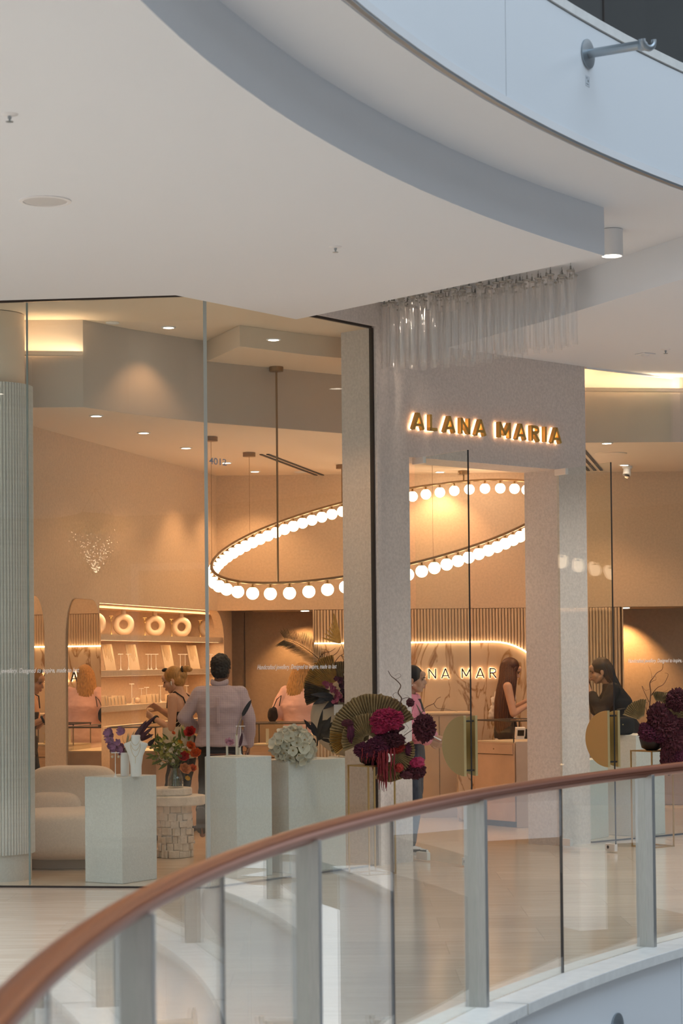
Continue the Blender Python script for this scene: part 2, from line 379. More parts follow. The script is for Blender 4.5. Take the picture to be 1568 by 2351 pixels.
# ---- glass shopfront
GP = [V(-3.75, 16.63, 0), V(-2.365, 16.445, 0), V(-1.0, 16.246, 0), V(.262, 17.93, 0)]
def pane(name, a, b, z0, z1, gap=.004, th=.012, m='glass'):
    u = (b - a).normalized(); n = V(u.y, -u.x, 0); a = a + u * gap; b = b - u * gap
    return struct(MB().pp(a + V(0, 0, z0) - n * th / 2, b - a, n * th, V(0, 0, z1 - z0)).build(name, M[m]))
win1 = pane('window_1', GP[0], GP[1], .015, 4.425, m='glassleft'); win2 = pane('window_2', GP[1], GP[2], .015, 4.425, m='glassleft'); win3 = pane('window_3', GP[2], GP[3], .015, 4.425)
RG = [V(2.262, 19.935, 0), V(4.75, 22.13, 0)]
win4 = pane('window_4', RG[0], RG[1], .015, 4.35)
for w, p, q in ((win1, GP[0], GP[1]), (win2, GP[1], GP[2]), (win3, GP[2], GP[3]), (win4, RG[0], RG[1])):
    u = (q - p).normalized(); n = V(u.y, -u.x, 0)
    MB().pp(p - n * .011, q - p, n * .022, V(0, 0, .014)).build('floor_channel', M['dark'], w)
    MB().pp(p - n * .012 + V(0, 0, 4.425 if w is not win4 else 4.345), q - p, n * .024, V(0, 0, .02)).build('head_channel', M['dark'] if w is not win4 else M['soffit'], w)
for w, p in ((win2, GP[1]),):
    MB().box(p + V(0, 0, 2.22), (.014, .012, 4.40)).build('glass_edge', M['glassgreen'], w)
MB().box(GP[2] + V(-.004, .0, 2.22), (.026, .014, 4.40)).build('glass_edge', mat('glass_edge_pale', (.40, .42, .39), .3), win3)
u3 = (GP[3] - GP[2]).normalized(); n3 = V(u3.y, -u3.x, 0)
MB().pp(GP[3] + u3 * .002 - n3 * .02, u3 * .016, n3 * .035, V(0, 0, 4.43)).build('side_channel', M['dark'], win3)
hd = MB().pp(GP[2] - n3 * .06 + V(0, 0, 4.446), GP[3] - GP[2] + u3 * .06, n3 * .10, V(0, 0, .215)).build('trim_4', M['stucco']); struct(hd)
MB().pp(GP[3] + u3 * .02 - n3 * .05, u3 * .05, n3 * .09, V(0, 0, 4.45)).build('side_trim', M['stucco'], hd)
# ---- shop interior: ceilings
FA = [(-2.9, 17.35), (-2.47, 17.45), (-2.06, 17.46), (-1.74, 17.95), (-1.30, 18.5), (-1.14, 18.68), (.02, 19.66), (1.2, 20.35), (2.31, 20.72), (3.25, 20.75), (4.4, 21.2), (5.6, 22.0)]
ca = MB().prism([(-5, 16.7), (-1.0, 16.27), (.3, 17.98), (.0, 18.4), (1.9, 20.3), (2.27, 19.95), (6.2, 23.3)] + FA[::-1] + [(-5, 17.3)], 4.445, 4.64).build('ceiling_perimeter', M['ceil']); struct(ca)
cb_ = MB().prism([(-.815, 17.8), (-.255, 18.35), (.02, 18.55), (1.3, 19.8), (1.6, 20.45), (1.2, 20.34), (.02, 19.65), (-1.14, 18.67)], 4.27, 4.444).build('ceiling_step', M['ceil']); struct(cb_)
cc_ = MB().prism(FA + [(5.6, 25.2), (-1.0, 25.2), (-3.6, 17.6)], 3.74, 3.80).build('ceiling_main', M['ceil']); struct(cc_)
fas = MB()
for a, b in zip(FA, FA[1:]):
    pass
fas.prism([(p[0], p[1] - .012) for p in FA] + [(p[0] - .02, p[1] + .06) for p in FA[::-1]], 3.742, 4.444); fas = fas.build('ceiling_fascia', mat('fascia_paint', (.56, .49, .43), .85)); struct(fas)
# ---- shop interior: walls
LW0 = V(-2.268, 20.4, 0); LU = V(.242, .970, 0).normalized(); LN = V(LU.y, -LU.x, 0)        # along left wall; out into the shop
def LP(t, z, d=0.0): return LW0 + LU * t + V(0, 0, z) + LN * d
op = [(3.62 + .33 * math.sin(PI / 2 * k / 8), 1.92 + .33 * math.cos(PI / 2 * k / 8)) for k in range(9)]
wl = MB().plate([(-3.9, 0), (.0, 0), (.0, 2.25)] + op + [(3.95, 0), (4.25, 0), (4.25, 3.745), (-3.9, 3.745)], (LW0, LU, V(0, 0, 1)), -.10, 0).build('wall_left', M['plaster']); struct(wl)
MB().plate([(-.2, 0), (4.2, 0), (4.2, 2.4), (-.2, 2.4)], (LW0 - LN * .42, LU, V(0, 0, 1)), -.05, 0).build('niche_back', M['plaster'], wl)
MB().plate([(0, -.42), (3.95, -.42), (3.95, -.10), (0, -.10)], (LW0 + V(0, 0, 2.25), LU, LN), 0, .04).build('niche_head', M['plaster'], wl)
MB().pp(LP(3.952, 0, -.42), LU * .04, LN * .32, V(0, 0, 2.25)).build('niche_end', M['plaster'], wl)
MB().pp(LP(-.04, 0, -.42), LU * .038, LN * .32, V(0, 0, 2.25)).build('niche_end', M['plaster'], wl)
BY = 24.0
wb = MB().pp((-1.45, BY, 2.25), (7.0, 0, 0), (0, .2, 0), (0, 0, 1.495)).build('wall_back', M['plaster']); struct(wb)
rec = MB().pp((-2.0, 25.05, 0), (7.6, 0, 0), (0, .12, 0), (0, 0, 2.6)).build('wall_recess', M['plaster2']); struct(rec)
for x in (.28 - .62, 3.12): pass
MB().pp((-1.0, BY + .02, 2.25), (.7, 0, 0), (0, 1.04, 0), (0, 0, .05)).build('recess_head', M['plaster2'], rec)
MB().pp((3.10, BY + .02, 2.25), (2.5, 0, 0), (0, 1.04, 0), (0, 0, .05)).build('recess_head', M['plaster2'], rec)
MB().pp((-1.12, 25.035, 0), (.006, 0, 0), (0, .02, 0), (0, 0, 2.25)).build('panel_joint', M['dark'], rec)
mw = MB().plate([(-.31, 0), (2.31, 0)] + [(1.66 + .65 * math.cos(PI / 2 * k / 10), 1.236 + .65 * math.sin(PI / 2 * k / 10)) for k in range(11)] + [(-.31, 1.886)], (V(0, BY + .06, 0), V(1, 0, 0), V(0, 0, 1)), 0, .05)
mw = mw.build('wall_marble', M['marble']); struct(mw)
fw = MB().pp((-.31, BY + .07, 0), (3.40, 0, 0), (0, .10, 0), (0, 0, 2.25)).build('wall_fluted', mat('fluting_back', (.20, .13, .08), .8)); struct(fw)
MB().pp((-.318, BY - .03, 0), (.012, 0, 0), (0, .22, 0), (0, 0, 2.25)).build('end_stop', M['fluted'], fw)
MB().pp((3.086, BY - .03, 0), (.012, 0, 0), (0, .22, 0), (0, 0, 2.25)).build('end_stop', M['fluted'], fw)
pitch = .0345; meshes = {}
for k in range(98):
    x = -.29 + k * pitch
    if x > 3.08: break
    z0 = 1.886 if x < 1.66 else (1.236 + math.sqrt(max(0, .4225 - (x - 1.66) ** 2)) if x < 2.30 else .02)
    key = round(z0, 3)
    if key not in meshes:
        w_ = .0155
        prof = [(-w_, .05), (-w_, .0), (-w_ * .7, -.014), (0, -.02), (w_ * .7, -.014), (w_, 0), (w_, .05)]
        mb = MB(); n = len(prof); mb.add([(p[0], p[1], 0) for p in prof] + [(p[0], p[1], 2.245 - z0) for p in prof], [tuple(range(n - 1, -1, -1)), tuple(range(n, 2 * n))] + [(i, (i + 1) % n, n + (i + 1) % n, n + i) for i in range(n)])
        me = mb.mesh('slat'); me.materials.append(M['fluted']); meshes[key] = me
    o = bpy.data.objects.new('slat', meshes[key]); COL.objects.link(o); o.parent = fw; o.location = V(x, BY + .01, z0) - fw.location
led = MB().tube([(-.305, BY - .018, 1.878), (.6, BY - .018, 1.878), (1.66, BY - .018, 1.878)] + [(1.66 + .642 * math.sin(PI / 2 * k / 12), BY - .018, 1.236 + .642 * math.cos(PI / 2 * k / 12)) for k in range(1, 12)], .007, 6)
tag(led.build('light_strip', M['led']), 'glowing strip light under the fluted timber wall, over the marble', 'light')
# outer shell of the shop and neighbours
wo = MB().prism([(-4.4, 16.85), (-4.25, 16.85), (-4.25, 25.45), (6.3, 25.45), (6.3, 22.9), (6.45, 22.9), (6.45, 25.6), (-4.4, 25.6)], 0, 4.66).build('wall_shell', M['plaster']); struct(wo)
# opposite shop across the walkway, seen only in reflections
ws = MB().plate([(0, 0), (2.95, 0), (2.95, 3.32), (4.6, 3.32), (4.6, 0), (11.9, 0), (11.9, 4.33), (0, 4.33)], (V(-13.0, -5.0, 0), V(1, 0, 0), V(0, 0, 1)), -.1, .1).build('wall_south', mat('opposite_wall', (.40, .33, .27), .7)); struct(ws)
MB().plate([(2.82, 0), (2.95, 0), (2.95, 3.34), (4.6, 3.34), (4.6, 0), (4.73, 0), (4.73, 3.46), (2.82, 3.46)], (V(-13.0, -5.0, 0), V(1, 0, 0), V(0, 0, 1)), -.16, -.101).build('doorway_trim', M['white'], ws)
MB().pp((-11.5, -6.6, 0), (5.0, 0, 0), (0, .1, 0), (0, 0, 4.3)).build('shop_back', mat('opposite_interior', (.16, .12, .09), .8), ws)
# upper floor beyond the edge: dark shop wall
uw = ringseg(19.6, 19.8, 190, 126, 5.455, 9.6, 40).build('wall_upper', mat('dark_shopfront', (.03, .031, .033), .35)); struct(uw)
ur = ringseg(16.6, 19.6, 190, 126, 9.5, 9.6, 40).build('ceiling_upper', M['darkgrey']); struct(ur)

# the rest of the round void: lower hall floor, far gallery edges and far shop walls
lf = MB().prism(arc(VC, 21.0, 0, 352, 64), -5.9, -5.6).build('floor_lower', mat('lower_floor', (.46, .44, .42), .4)); struct(lf)
fw_ = ringseg(20.6, 20.8, -128, 100, -5.6, 13.0, 60).build('wall_far', mat('far_shops', (.20, .195, .20), .7)); struct(fw_)
for z0, z1, nm in ((-1.5, -.04, 'trim_6'), (4.70, 5.45, 'trim_7')): struct(ringseg(16.05, 16.4, -128, 100, z0, z1, 60).build(nm, M['fascia']))
for z0, nm in ((-.5, 'floor_far'), (4.8, 'ceiling_far')): struct(ringseg(16.4, 20.6, -128, 100, z0, z0 + .45, 60).build(nm, M['soffit']))
struct(MB().prism(arc(VC, 21.0, 0, 352, 64), 17.0, 17.3).build('ceiling_atrium', mat('atrium_roof', (.55, .55, .56), .8)))  # unseen roof, added to shut out world light from above the void
# ================================================================ BALUSTRADES
def onc(r, a, z=0.0): return V(VC.x + r * math.cos(math.radians(a)), VC.y + r * math.sin(math.radians(a)), z)
def hit(px, r):                                          # angle where the line of sight through column px meets the cylinder
    d = ray(px, 1175); d = V(d.x, d.y, 0); c = V(VC.x, VC.y, 0); b = d.dot(c); dd = d.dot(d)
    t = (b + math.sqrt(b * b - dd * (c.dot(c) - r * r))) / dd; p = d * t - c
    return math.degrees(math.atan2(p.y, p.x)) % 360
def balustrade(name, label, R, z0, h, angs, rail_r, ext, railm):
    t = thing(name, label, 'balustrade', onc(R, angs[len(angs) // 2], z0))
    step = angs[1] - angs[0]
    if railm:
        MB().tube([onc(R, a, z0 + h - rail_r * .8) for a in [ext[0] + (ext[1] - ext[0]) * i / 90 for i in range(91)]], rail_r, 18, flat=.80).build('handrail', M[railm], t, True)
    for a in angs:
        e = V(math.cos(math.radians(a)), math.sin(math.radians(a)), 0); tg = V(-e.y, e.x, 0)
        if z0 - .01 + h > 0:
            MB().pp(onc(R, a, z0) - e * .055 - tg * .02, e * .108, tg * .04, V(0, 0, h - rail_r * 1.2)).build('post', M['steel'], t, bevel=.002)
        for k in (0, 1):
            a0 = a + step / 2 * k; a1 = a0 + step / 2; g = .02 if k else 0
            p, q = onc(R - .004, a0 + (.085 if not k else .012), z0), onc(R - .004, a1 - (.012 if not k else .085), z0)
            u = q - p; n = V(u.y, -u.x, 0).normalized()
            MB().pp(p - n * .006 + V(0, 0, .005), u, n * .012, V(0, 0, h - .07)).build('glass_pane', M['glass2'], t)
        am = a + step / 2; e = V(math.cos(math.radians(am)), math.sin(math.radians(am)), 0); tg = V(-e.y, e.x, 0)
        MB().pp(onc(R - .004, am, z0 + .005) - e * .007 - tg * .004, e * .014, tg * .008, V(0, 0, h - .07)).build('glass_joint', M['dark'], t)
    return t
balustrade('balustrade', 'curved glass balustrade with copper brown handrail and steel posts', 15.82, .012, 1.045, [139.35, 148.05, 156.75, 165.45, 174.15], .043, (187, 134), 'rail')
balustrade('balustrade', 'glass balustrade of the upper floor above the blue white edge band', 16.22, 5.455, 1.05, [133.0, 142.05, 151.1, 160.15, 169.2], .04, (175, 130), 'rail')
# ---- cable brackets on the edge bands
def bracket(px, py, R, label):
    a = hit(px, R); d = ray(px, py); p = onc(R, a); z = EYE + d.z * (p.y / d.y); p.z = z
    n = V(-math.cos(math.radians(a)), -math.sin(math.radians(a)), 0); tg = V(-n.y, n.x, 0)
    t = thing('cable_bracket', label, 'bracket', p, 'cable brackets on the void edge')
    Mx = Matrix((V(0, 0, 1), tg, n)).transposed() if False else Matrix([[0, tg.x, n.x], [0, tg.y, n.y], [1, 0, 0]])
    MB().lathe([(.082, .0), (.086, .004), (.086, .012), (.06, .016)], p, 28, Mx).build('flange', M['steeldk'], t, True)
    MB().tube([p + n * .012, p + n * .34], .027, 16).build('arm', M['steeldk'], t, True)
    MB().tube([p + n * .385 + tg * (.045 * math.cos(b)) + V(0, 0, .02 + .045 * math.sin(b)) + n * (.018 * math.cos(b)) for b in [PI + PI * i / 12 * 1.08 for i in range(13)]], .016, 10, flat=1.3).build('cradle', M['steeldk'], t, True)
    MB().sph(p + n * .352 + V(0, 0, -.006), (.033, .033, .03), 14, 10).build('socket', M['steeldk'], t, True)
    return p, n, tg
bp_, bn_, bt_ = bracket(1361, 124, 16.05, 'round flanged steel bracket arm on the upper edge band')
bracket(1399, 2362, 15.68, 'round flanged steel bracket below the stone kerb, half out of frame')
sp = bp_ + V(0, 0, -.16)
o = MB().pp(sp + bn_ * .001 - bt_ * .028 - V(0, 0, .03), bt_ * .056, bn_ * .002, V(0, 0, .06)).build('rating_plate', mat('rating_plate', (.60, .64, .68), .4)); tag(o, 'small grey rating plate under the bracket on the upper band', 'plate')
for q in ((-.012, .012, .012, .01), (.006, -.004, .016, .012), (-.004, -.02, .03, .004)):
    MB().pp(sp + bn_ * .003 + bt_ * (q[0] - q[2] / 2) + V(0, 0, q[1]), bt_ * q[2], bn_ * .0008, V(0, 0, q[3])).build('mark', M['steeldk'], o)
# ================================================================ GLASS DOORS
def door(name, hinge, free, label, far):
    h, f = V(*hinge, 0), V(*free, 0); u = (f - h).normalized(); n = V(-u.y, u.x, 0)
    if n.x < 0: n = -n
    L_ = (f - h).length
    d = MB().pp(h + V(0, 0, .012) - n * .006, u * L_, n * .012, V(0, 0, 3.375)).build(name, M['glass']); struct(d, label)
    MB().pp(f + V(0, 0, .012) - n * .0065, u * .003, n * .013, V(0, 0, 3.375)).build('edge_strip', M['black'], d)
    def patch(nm, s0, s1, z0, z1):
        MB().pp(h + u * s0 + V(0, 0, z0) - n * .016, u * (s1 - s0), n * .032, V(0, 0, z1 - z0)).build(nm, M['satin'], d, bevel=.002)
    patch('hinge', -.02, .15, .012, .075); patch('lock', L_ - .13, L_ + .004, .012, .075); patch('hinge', -.02, .15, 3.335, 3.39)
    MB().lathe([(.014, 0), (.014, .003), (.008, .0035)], h + u * (L_ - .09) + V(0, 0, .045) - n * .016, 14, Matrix([[u.x, 0, -n.x], [u.y, 0, -n.y], [0, 1, 0]])).build('keyhole', M['black'], d)
    zc, rv, rh = .985 + .0, .245, .33
    for sgn, nm in ((-1, 'door_handle'), (1, 'door_handle')):
        e = f + u * -.004 + n * (sgn * .055)
        poly = [(0, -rv)] + [(-rh * math.cos(a), rv * math.sin(a)) for a in [-PI / 2 + PI * i / 28 for i in range(29)]][1:-1] + [(0, rv)]
        hd_ = MB().plate(poly, (e + V(0, 0, zc), u, V(0, 0, 1)), -.012, .012).build(nm, M['bronze'], d, bevel=.002)
        for zz in (-.2, .2):
            MB().tube([f - u * .03 + V(0, 0, zc + zz), f - u * .03 + n * (sgn * .05) + V(0, 0, zc + zz)], .008, 8).build('standoff', M['black'], d)
    return d
door('door_1', (.632, 18.36), (1.038, 17.66), 'left glass door leaf standing open, half disc bronze handle', 1)
door('door_2', (1.955, 19.60), (2.352, 18.90), 'right glass door leaf standing open, half disc bronze handle', 1)
# ================================================================ LETTERING
def evaluated(o, sc):                                     # mesh of o as its own small scene evaluates it
    with bpy.context.temp_override(scene=sc, view_layer=sc.view_layers[0]):
        dg = bpy.context.evaluated_depsgraph_get(); return bpy.data.meshes.new_from_object(o.evaluated_get(dg))
def glyph(ch, size, extr, off=0.0, shear=0.0):
    c = bpy.data.curves.new('glyph', 'FONT'); c.body = ch; c.size = size; c.extrude = extr; c.offset = off; c.shear = shear; c.resolution_u = 4
    o = bpy.data.objects.new('glyph', c); sc_ = bpy.data.scenes.new('scratch'); sc_.collection.objects.link(o); me = evaluated(o, sc_); bpy.data.objects.remove(o); bpy.data.curves.remove(c); bpy.data.scenes.remove(sc_)
    return me
def put(me, name, m, p, u, n, parent, s=1.0, sx=1.0):
    me = me.copy(); me.materials.clear(); me.materials.append(m)
    mx = Matrix([[u.x * sx, 0, n.x], [u.y * sx, 0, n.y], [0, 1, 0]])
    w = origin(parent)
    for v in me.vertices: v.co = mx @ v.co + p - w
    o = bpy.data.objects.new(name, me); COL.objects.link(o); o.parent = parent
    return o
def stroke_letter(ch, h, w, t, d):                      # clean sans capitals from mitred bars: returns MB in (x, z), thickness d along y
    mb = MB()
    def bar(a, b, tt=t):
        a, b = V(a[0], 0, a[1]), V(b[0], 0, b[1]); u = (b - a).normalized(); q = V(-u.z, 0, u.x) * tt / 2
        mb.pp(a - q, b - a, q * 2, V(0, d, 0))
    k = t / 2
    if ch == 'A': bar((k * .9, 0), (w / 2, h - .0)); bar((w - k * .9, 0), (w / 2, h - .0)); bar((w * .2, h * .27), (w * .8, h * .27), t * .9)
    if ch == 'L': bar((k, 0), (k, h)); bar((0, k), (w * .82, k))
    if ch == 'N': bar((k, 0), (k, h)); bar((w - k, 0), (w - k, h)); bar((k, h - k * .6), (w - k, k * .6))
    if ch == 'M': bar((k, 0), (k, h)); bar((w - k, 0), (w - k, h)); bar((k, h - k * .5), (w / 2, h * .2)); bar((w - k, h - k * .5), (w / 2, h * .2))
    if ch == 'I': bar((w / 2, 0), (w / 2, h))
    if ch == 'R':
        bar((k, 0), (k, h)); bar((w * .45, h * .46), (w - k * .8, 0))
        pts = [(k, h - k)] + [(w * .5 + (w * .42 - k * .6) * math.sin(a), h * .72 + (h * .28 - k) * math.cos(a)) for a in [PI * i / 10 for i in range(11)]] + [(k, h * .44 + k)]
        for a, b in zip(pts, pts[1:]): bar(a, b)
    return mb
def sign(name, label, word, widths, h, t, d, p, u, n, adv, gap, m, off, halo_off, hm):
    tt = thing(name, label, 'sign', p)
    s = 0
    for ch in word:
        if ch == ' ': s += gap; continue
        w = widths[ch]
        for mb, nm, mm, o0 in ((stroke_letter(ch, h, w, t, d), 'letter', m, off), (stroke_letter(ch, h + halo_off * 2, w + halo_off * 2, t + halo_off * 2, .004), 'halo', hm, .012)):
            k = 0 if nm == 'letter' else halo_off
            mb.v = [p + u * (s + v.x - k) + V(0, 0, v.z - k) + n * (o0 + v.y) for v in mb.v]
            if nm == 'letter': L0 = mb.build('letter', mm, tt)
            else: mb.build('halo', mm, L0)
        s += w + adv
    return s
WD = {'A': .142, 'L': .112, 'N': .122, 'M': .156, 'R': .118, 'I': .030}
pa = PY(937, 990, 18.37)
sg = sign('shop_sign', 'raised gold capital letters with a warm halo over the doorway', 'ALANA MARIA', WD, .136, .025, .040, P2(.372, 3.622), PU, PN, .066, .105, M['goldsign'], .024, .0005, M['halo'])
WD2 = {'A': .098, 'L': .075, 'N': .088, 'M': .105, 'R': .082, 'I': .016}
sign('wall_sign', 'dark letters with a warm halo on the marble wall', 'ALANA MARIA', WD2, .112, .0150, .012, V(.52, BY + .004, 1.478), V(1, 0, 0), V(0, -1, 0), .052, .075, M['dark'], .022, .0018, glow('sign_halo_soft', (1.0, .60, .34), 4.0))
def vinyl(text, a, b, z, size, name, label, m, shear=.35, back=False):
    u = (b - a).normalized(); n = V(u.y, -u.x, 0)
    me = glyph(text, size, .0004, .0005, shear); w = max(v.co.x for v in me.vertices) - min(v.co.x for v in me.vertices)
    L_ = (b - a).length
    p = a + n * .0085 + V(0, 0, z); e = empty(name, p); put(me, 'glyph', m, p, u, n, e, sx=L_ / w)
    ch = e.children[0]; ch.parent = None; ch.name = name; ch.location = p; bpy.data.objects.remove(e)
    tag(ch, label, 'lettering', kind='stuff' if len(text) > 9 else None); return ch
TX = 'Handcrafted jewellery. Designed to inspire, made to last'
def on_glass(px, py, a, b):
    d = ray(px, py); u = b - a; t = (a.x * d.y - a.y * d.x) / (u.y * d.x - u.x * d.y); p = a + u * t; return p, EYE + d.z * (p.y / d.y)
def glass_text(seg, x0, x1, y, size, label):
    p, z = on_glass(x0, y, *seg); q, _ = on_glass(x1, y, *seg); p.z = 0; q.z = 0
    vinyl(TX, p, q, z, size, 'window_lettering', label, M['textw'])
pl_, zl_ = on_glass(68, 1545, GP[1], GP[2]); 
glass_text((GP[0], GP[2]), -52, 182, 1545.5, .050, 'white italic slogan on the window in front of the fluted column')
glass_text((GP[2], GP[3]), 588, 771, 1537, .052, 'white italic slogan on the window before the palm leaf arrangement')
glass_text((RG[0], RG[1]), 1440, 1600, 1521.5, .050, 'white italic slogan on the glass right of the doors')
p, z = on_glass(478, 1065, GP[2], GP[3]); q, _ = on_glass(518, 1065, GP[2], GP[3]); p.z = q.z = 0
vinyl('4012', p, q, z, .07, 'unit_number', 'grey unit number 4012 high on the window', M['textg'], 0)
# ================================================================ GLASS ROD CHANDELIER in the ceiling slot
reg = [(.37, 17.72), (.52, 18.02), (1.10, 17.62), (1.80, 16.55), (1.80, 16.25), (1.05, 16.85), (.45, 17.45)]
def inside(p, poly):
    c = False; j = len(poly) - 1
    for i in range(len(poly)):
        if (poly[i][1] > p[1]) != (poly[j][1] > p[1]) and p[0] < (poly[j][0] - poly[i][0]) * (p[1] - poly[i][1]) / (poly[j][1] - poly[i][1]) + poly[i][0]: c = not c
        j = i
    return c
rods = thing('rod_chandelier', 'cluster of clear hanging glass tubes before the shop portal', 'chandelier', (1.1, 17.2, 4.66))
rr = random.Random(4); sites = [(.372, 17.74), (.44, 17.86), (.51, 17.98)]
for _ in range(6000):
    p = (rr.uniform(.3, 1.9), rr.uniform(16.1, 18.1))
    if inside(p, reg) and all((p[0] - q[0]) ** 2 + (p[1] - q[1]) ** 2 > .0058 for q in sites): sites.append(p)
rod0 = None
for x, y in sites[:150]:
    if rod0 is None:
        mb = MB(); n = 12; ro, ri = .026, .021
        mb.lathe([(ri, 0), (ro, 0), (ro, .52), (ri, .52), (ri, .0005)], (0, 0, 0), n); mb.f = mb.f[:-2]
        me = mb.mesh('rod', True); me.materials.append(M['acrylic'])
        mc = MB().lathe([(.031, .52), (.031, .528), (.008, .53), (.006, .56), (.0015, .562), (.0015, .585)], (0, 0, 0), 10).mesh('cap', True); mc.materials.append(M['steel'])
        rod0 = 1
    zz = 4.065 + rr.uniform(-.012, .012)
    o = bpy.data.objects.new('rod', me); COL.objects.link(o); o.parent = rods; o.location = V(x, y, zz) - rods.location
    c = bpy.data.objects.new('cap', mc); COL.objects.link(c); c.parent = o
# ================================================================ GLOBE RING PENDANT
EC, EU, EV = V(.517, 21.361, 0), V(.511, .86, 0), V(.86, -.511, 0)
def ringp(t):
    p = EC + EU * (2.58 * math.cos(t)) + EV * (1.264 * math.sin(t)); p.z = -2.406 + .05 * p.x + .252 * p.y; return p
ring = thing('ring_pendant', 'large tilted brass oval pendant carrying a row of opal globes', 'pendant lamp', ringp(0) * .5 + ringp(PI) * .5)
MB().tube([ringp(2 * PI * i / 160) for i in range(160)], .015, 10, True, flat=.9).build('ring', M['brassdk'], ring, True)
ts = [2 * PI * i / 4000 for i in range(4001)]; ac = [0.0]
for a, b in zip(ts, ts[1:]): ac.append(ac[-1] + (ringp(b) - ringp(a)).length)
NG = 75; k = 0
gm = MB().sph((0, 0, 0), .056, 24, 16).mesh('globe', True); gm.materials.append(M['globe'])
cm = MB().lathe([(.010, .085), (.010, .062), (.024, .056), (.026, .044)], (0, 0, 0), 12).mesh('globe_cap', True); cm.materials.append(M['brass'])
for i in range(NG):
    s = ac[-1] * (i + .35) / NG
    while ac[k] < s: k += 1
    p = ringp(ts[k]) - V(0, 0, .092)
    g = bpy.data.objects.new('globe', gm); COL.objects.link(g); g.parent = ring; g.location = p - ring.location
    c = bpy.data.objects.new('globe_cap', cm); COL.objects.link(c); c.parent = g
def near_ring(px, py):
    best = min((abs(784 + FPX * q.x / q.y - px) + .6 * abs(1518 - FPX * (q.z - EYE) / q.y - py), t_) for t_ in ts[::10] for q in (ringp(t_),))[1]
    return ringp(best)
for px, py, r_, zt in ((637.5, 1336, .009, 4.27), (577, 1228, .0018, 3.74), (787, 1157, .007, 3.74), (1070, 1102, .009, 3.74), (998, 1282, .0018, 3.74), (474, 1303, .0018, 3.74)):
    p = near_ring(px, py)
    MB().tube([p + V(0, 0, .012), V(p.x, p.y, zt - .02)], r_, 8).build('suspension_rod' if r_ > .005 else 'suspension_cable', M['brassdk'], ring)
    MB().lathe([(.062, -.042), (.062, -.002), (.05, 0)], (p.x, p.y, zt), 20).build('canopy', M['brassdk'], ring)
# ================================================================ CEILING FITTINGS of the mall
t = thing('ceiling_speaker', 'flush round ceiling speaker grille in the white soffit', 'speaker', PZ(104, 461, 4.34))
MB().lathe([(.150, 0), (.150, -.006), (.128, -.008), (.126, -.003)], t.location, 36).build('bezel', M['white'], t, True)
MB().lathe([(.126, -.004), (.10, -.0075)], t.location, 32).build('grille', M['grille'], t)
for px, py, zc, lb in ((22, 262, 4.34, 'chrome sprinkler head in the soffit by the left edge'), (770, 566, 4.34, 'chrome sprinkler head in the soffit above the lone pendant rod'), (1528, 802, 4.36, 'small sprinkler head in the ceiling right of the glass tubes')):
    q = PZ(px, py, zc); t = thing('sprinkler', lb, 'sprinkler', q)
    MB().lathe([(.042, 0), (.040, -.004), (.02, -.010)], q, 20).build('escutcheon', M['white'], t, True)
    MB().lathe([(.009, -.008), (.009, -.022), (.005, -.024), (.005, -.034), (.019, -.036), (.019, -.038)], q, 14).build('head', M['steeldk'], t)
q = PZ(1481, 812, 4.36); t = thing('ceiling_sensor', 'small square sensor on the ceiling right of the glass tubes', 'sensor', q)
MB().box(q - V(0, 0, .006), (.13, .13, .012), .6).build('base', M['white'], t, bevel=.003); MB().lathe([(.04, -.012), (.03, -.026), (.012, -.03)], q, 18).build('dome', M['white'], t, True)
q = V(1.90, 15.05, 4.66); t = thing('surface_spotlight', 'white cylinder spotlight at the corner of the bulkhead', 'spotlight', q)
MB().lathe([(.070, 0), (.078, -.004), (.078, -.185), (.070, -.187), (.066, -.170)], q, 32).build('housing', M['white'], t, True)
MB().lathe([(.064, -.174), (.05, -.178)], q, 24).build('lens', M['lamp'], t)
q = V(-3.77, 4.9, 4.34); t = thing('ceiling_downlight', 'large round downlight in the mall soffit near the camera', 'downlight', q)
MB().lathe([(.17, 0), (.17, -.006), (.13, -.008)], q, 30).build('trim_ring', M['white'], t, True); MB().lathe([(.125, -.009), (.1, -.012)], q, 24).build('lens', glow('big_lens', (1, .97, .93), 16), t)
# ================================================================ FLUTED COLUMN behind the glass
cx_, cy_ = -2.79, 17.16
t = thing('fluted_column', 'pale column clad in narrow vertical half round battens', 'column', (cx_, cy_, 0))
MB().lathe([(.335, 0), (.335, .20)], (cx_, cy_, 0), 48).build('base', M['plinth'], t, True)
MB().lathe([(.352, .20), (.352, 3.87), (.33, 3.88)], (cx_, cy_, 0), 48).build('core', M['plinth'], t, True)
MB().lathe([(.30, 3.87), (.30, 4.44)], (cx_, cy_, 0), 40).build('collar', M['ceil'], t, True)
mb = MB(); prof = [(.0108, 0), (.0098, .006), (.0058, .0110), (0, .0128), (-.0058, .0110), (-.0098, .006), (-.0108, 0)]; n = len(prof)
mb.add([(p_[1], p_[0], 0) for p_ in prof] + [(p_[1], p_[0], 3.67) for p_ in prof], [tuple(range(n)), tuple(range(2 * n - 1, n - 1, -1))] + [((i + 1) % n, i, n + i, n + (i + 1) % n) for i in range(n)])
me = mb.mesh('batten'); me.materials.append(M['plinth'])
for i in range(86):
    a = 2 * PI * i / 86; o = bpy.data.objects.new('batten', me); COL.objects.link(o); o.parent = t; o.location = (.350 * math.cos(a), .350 * math.sin(a), .205); o.rotation_euler = (0, 0, a)
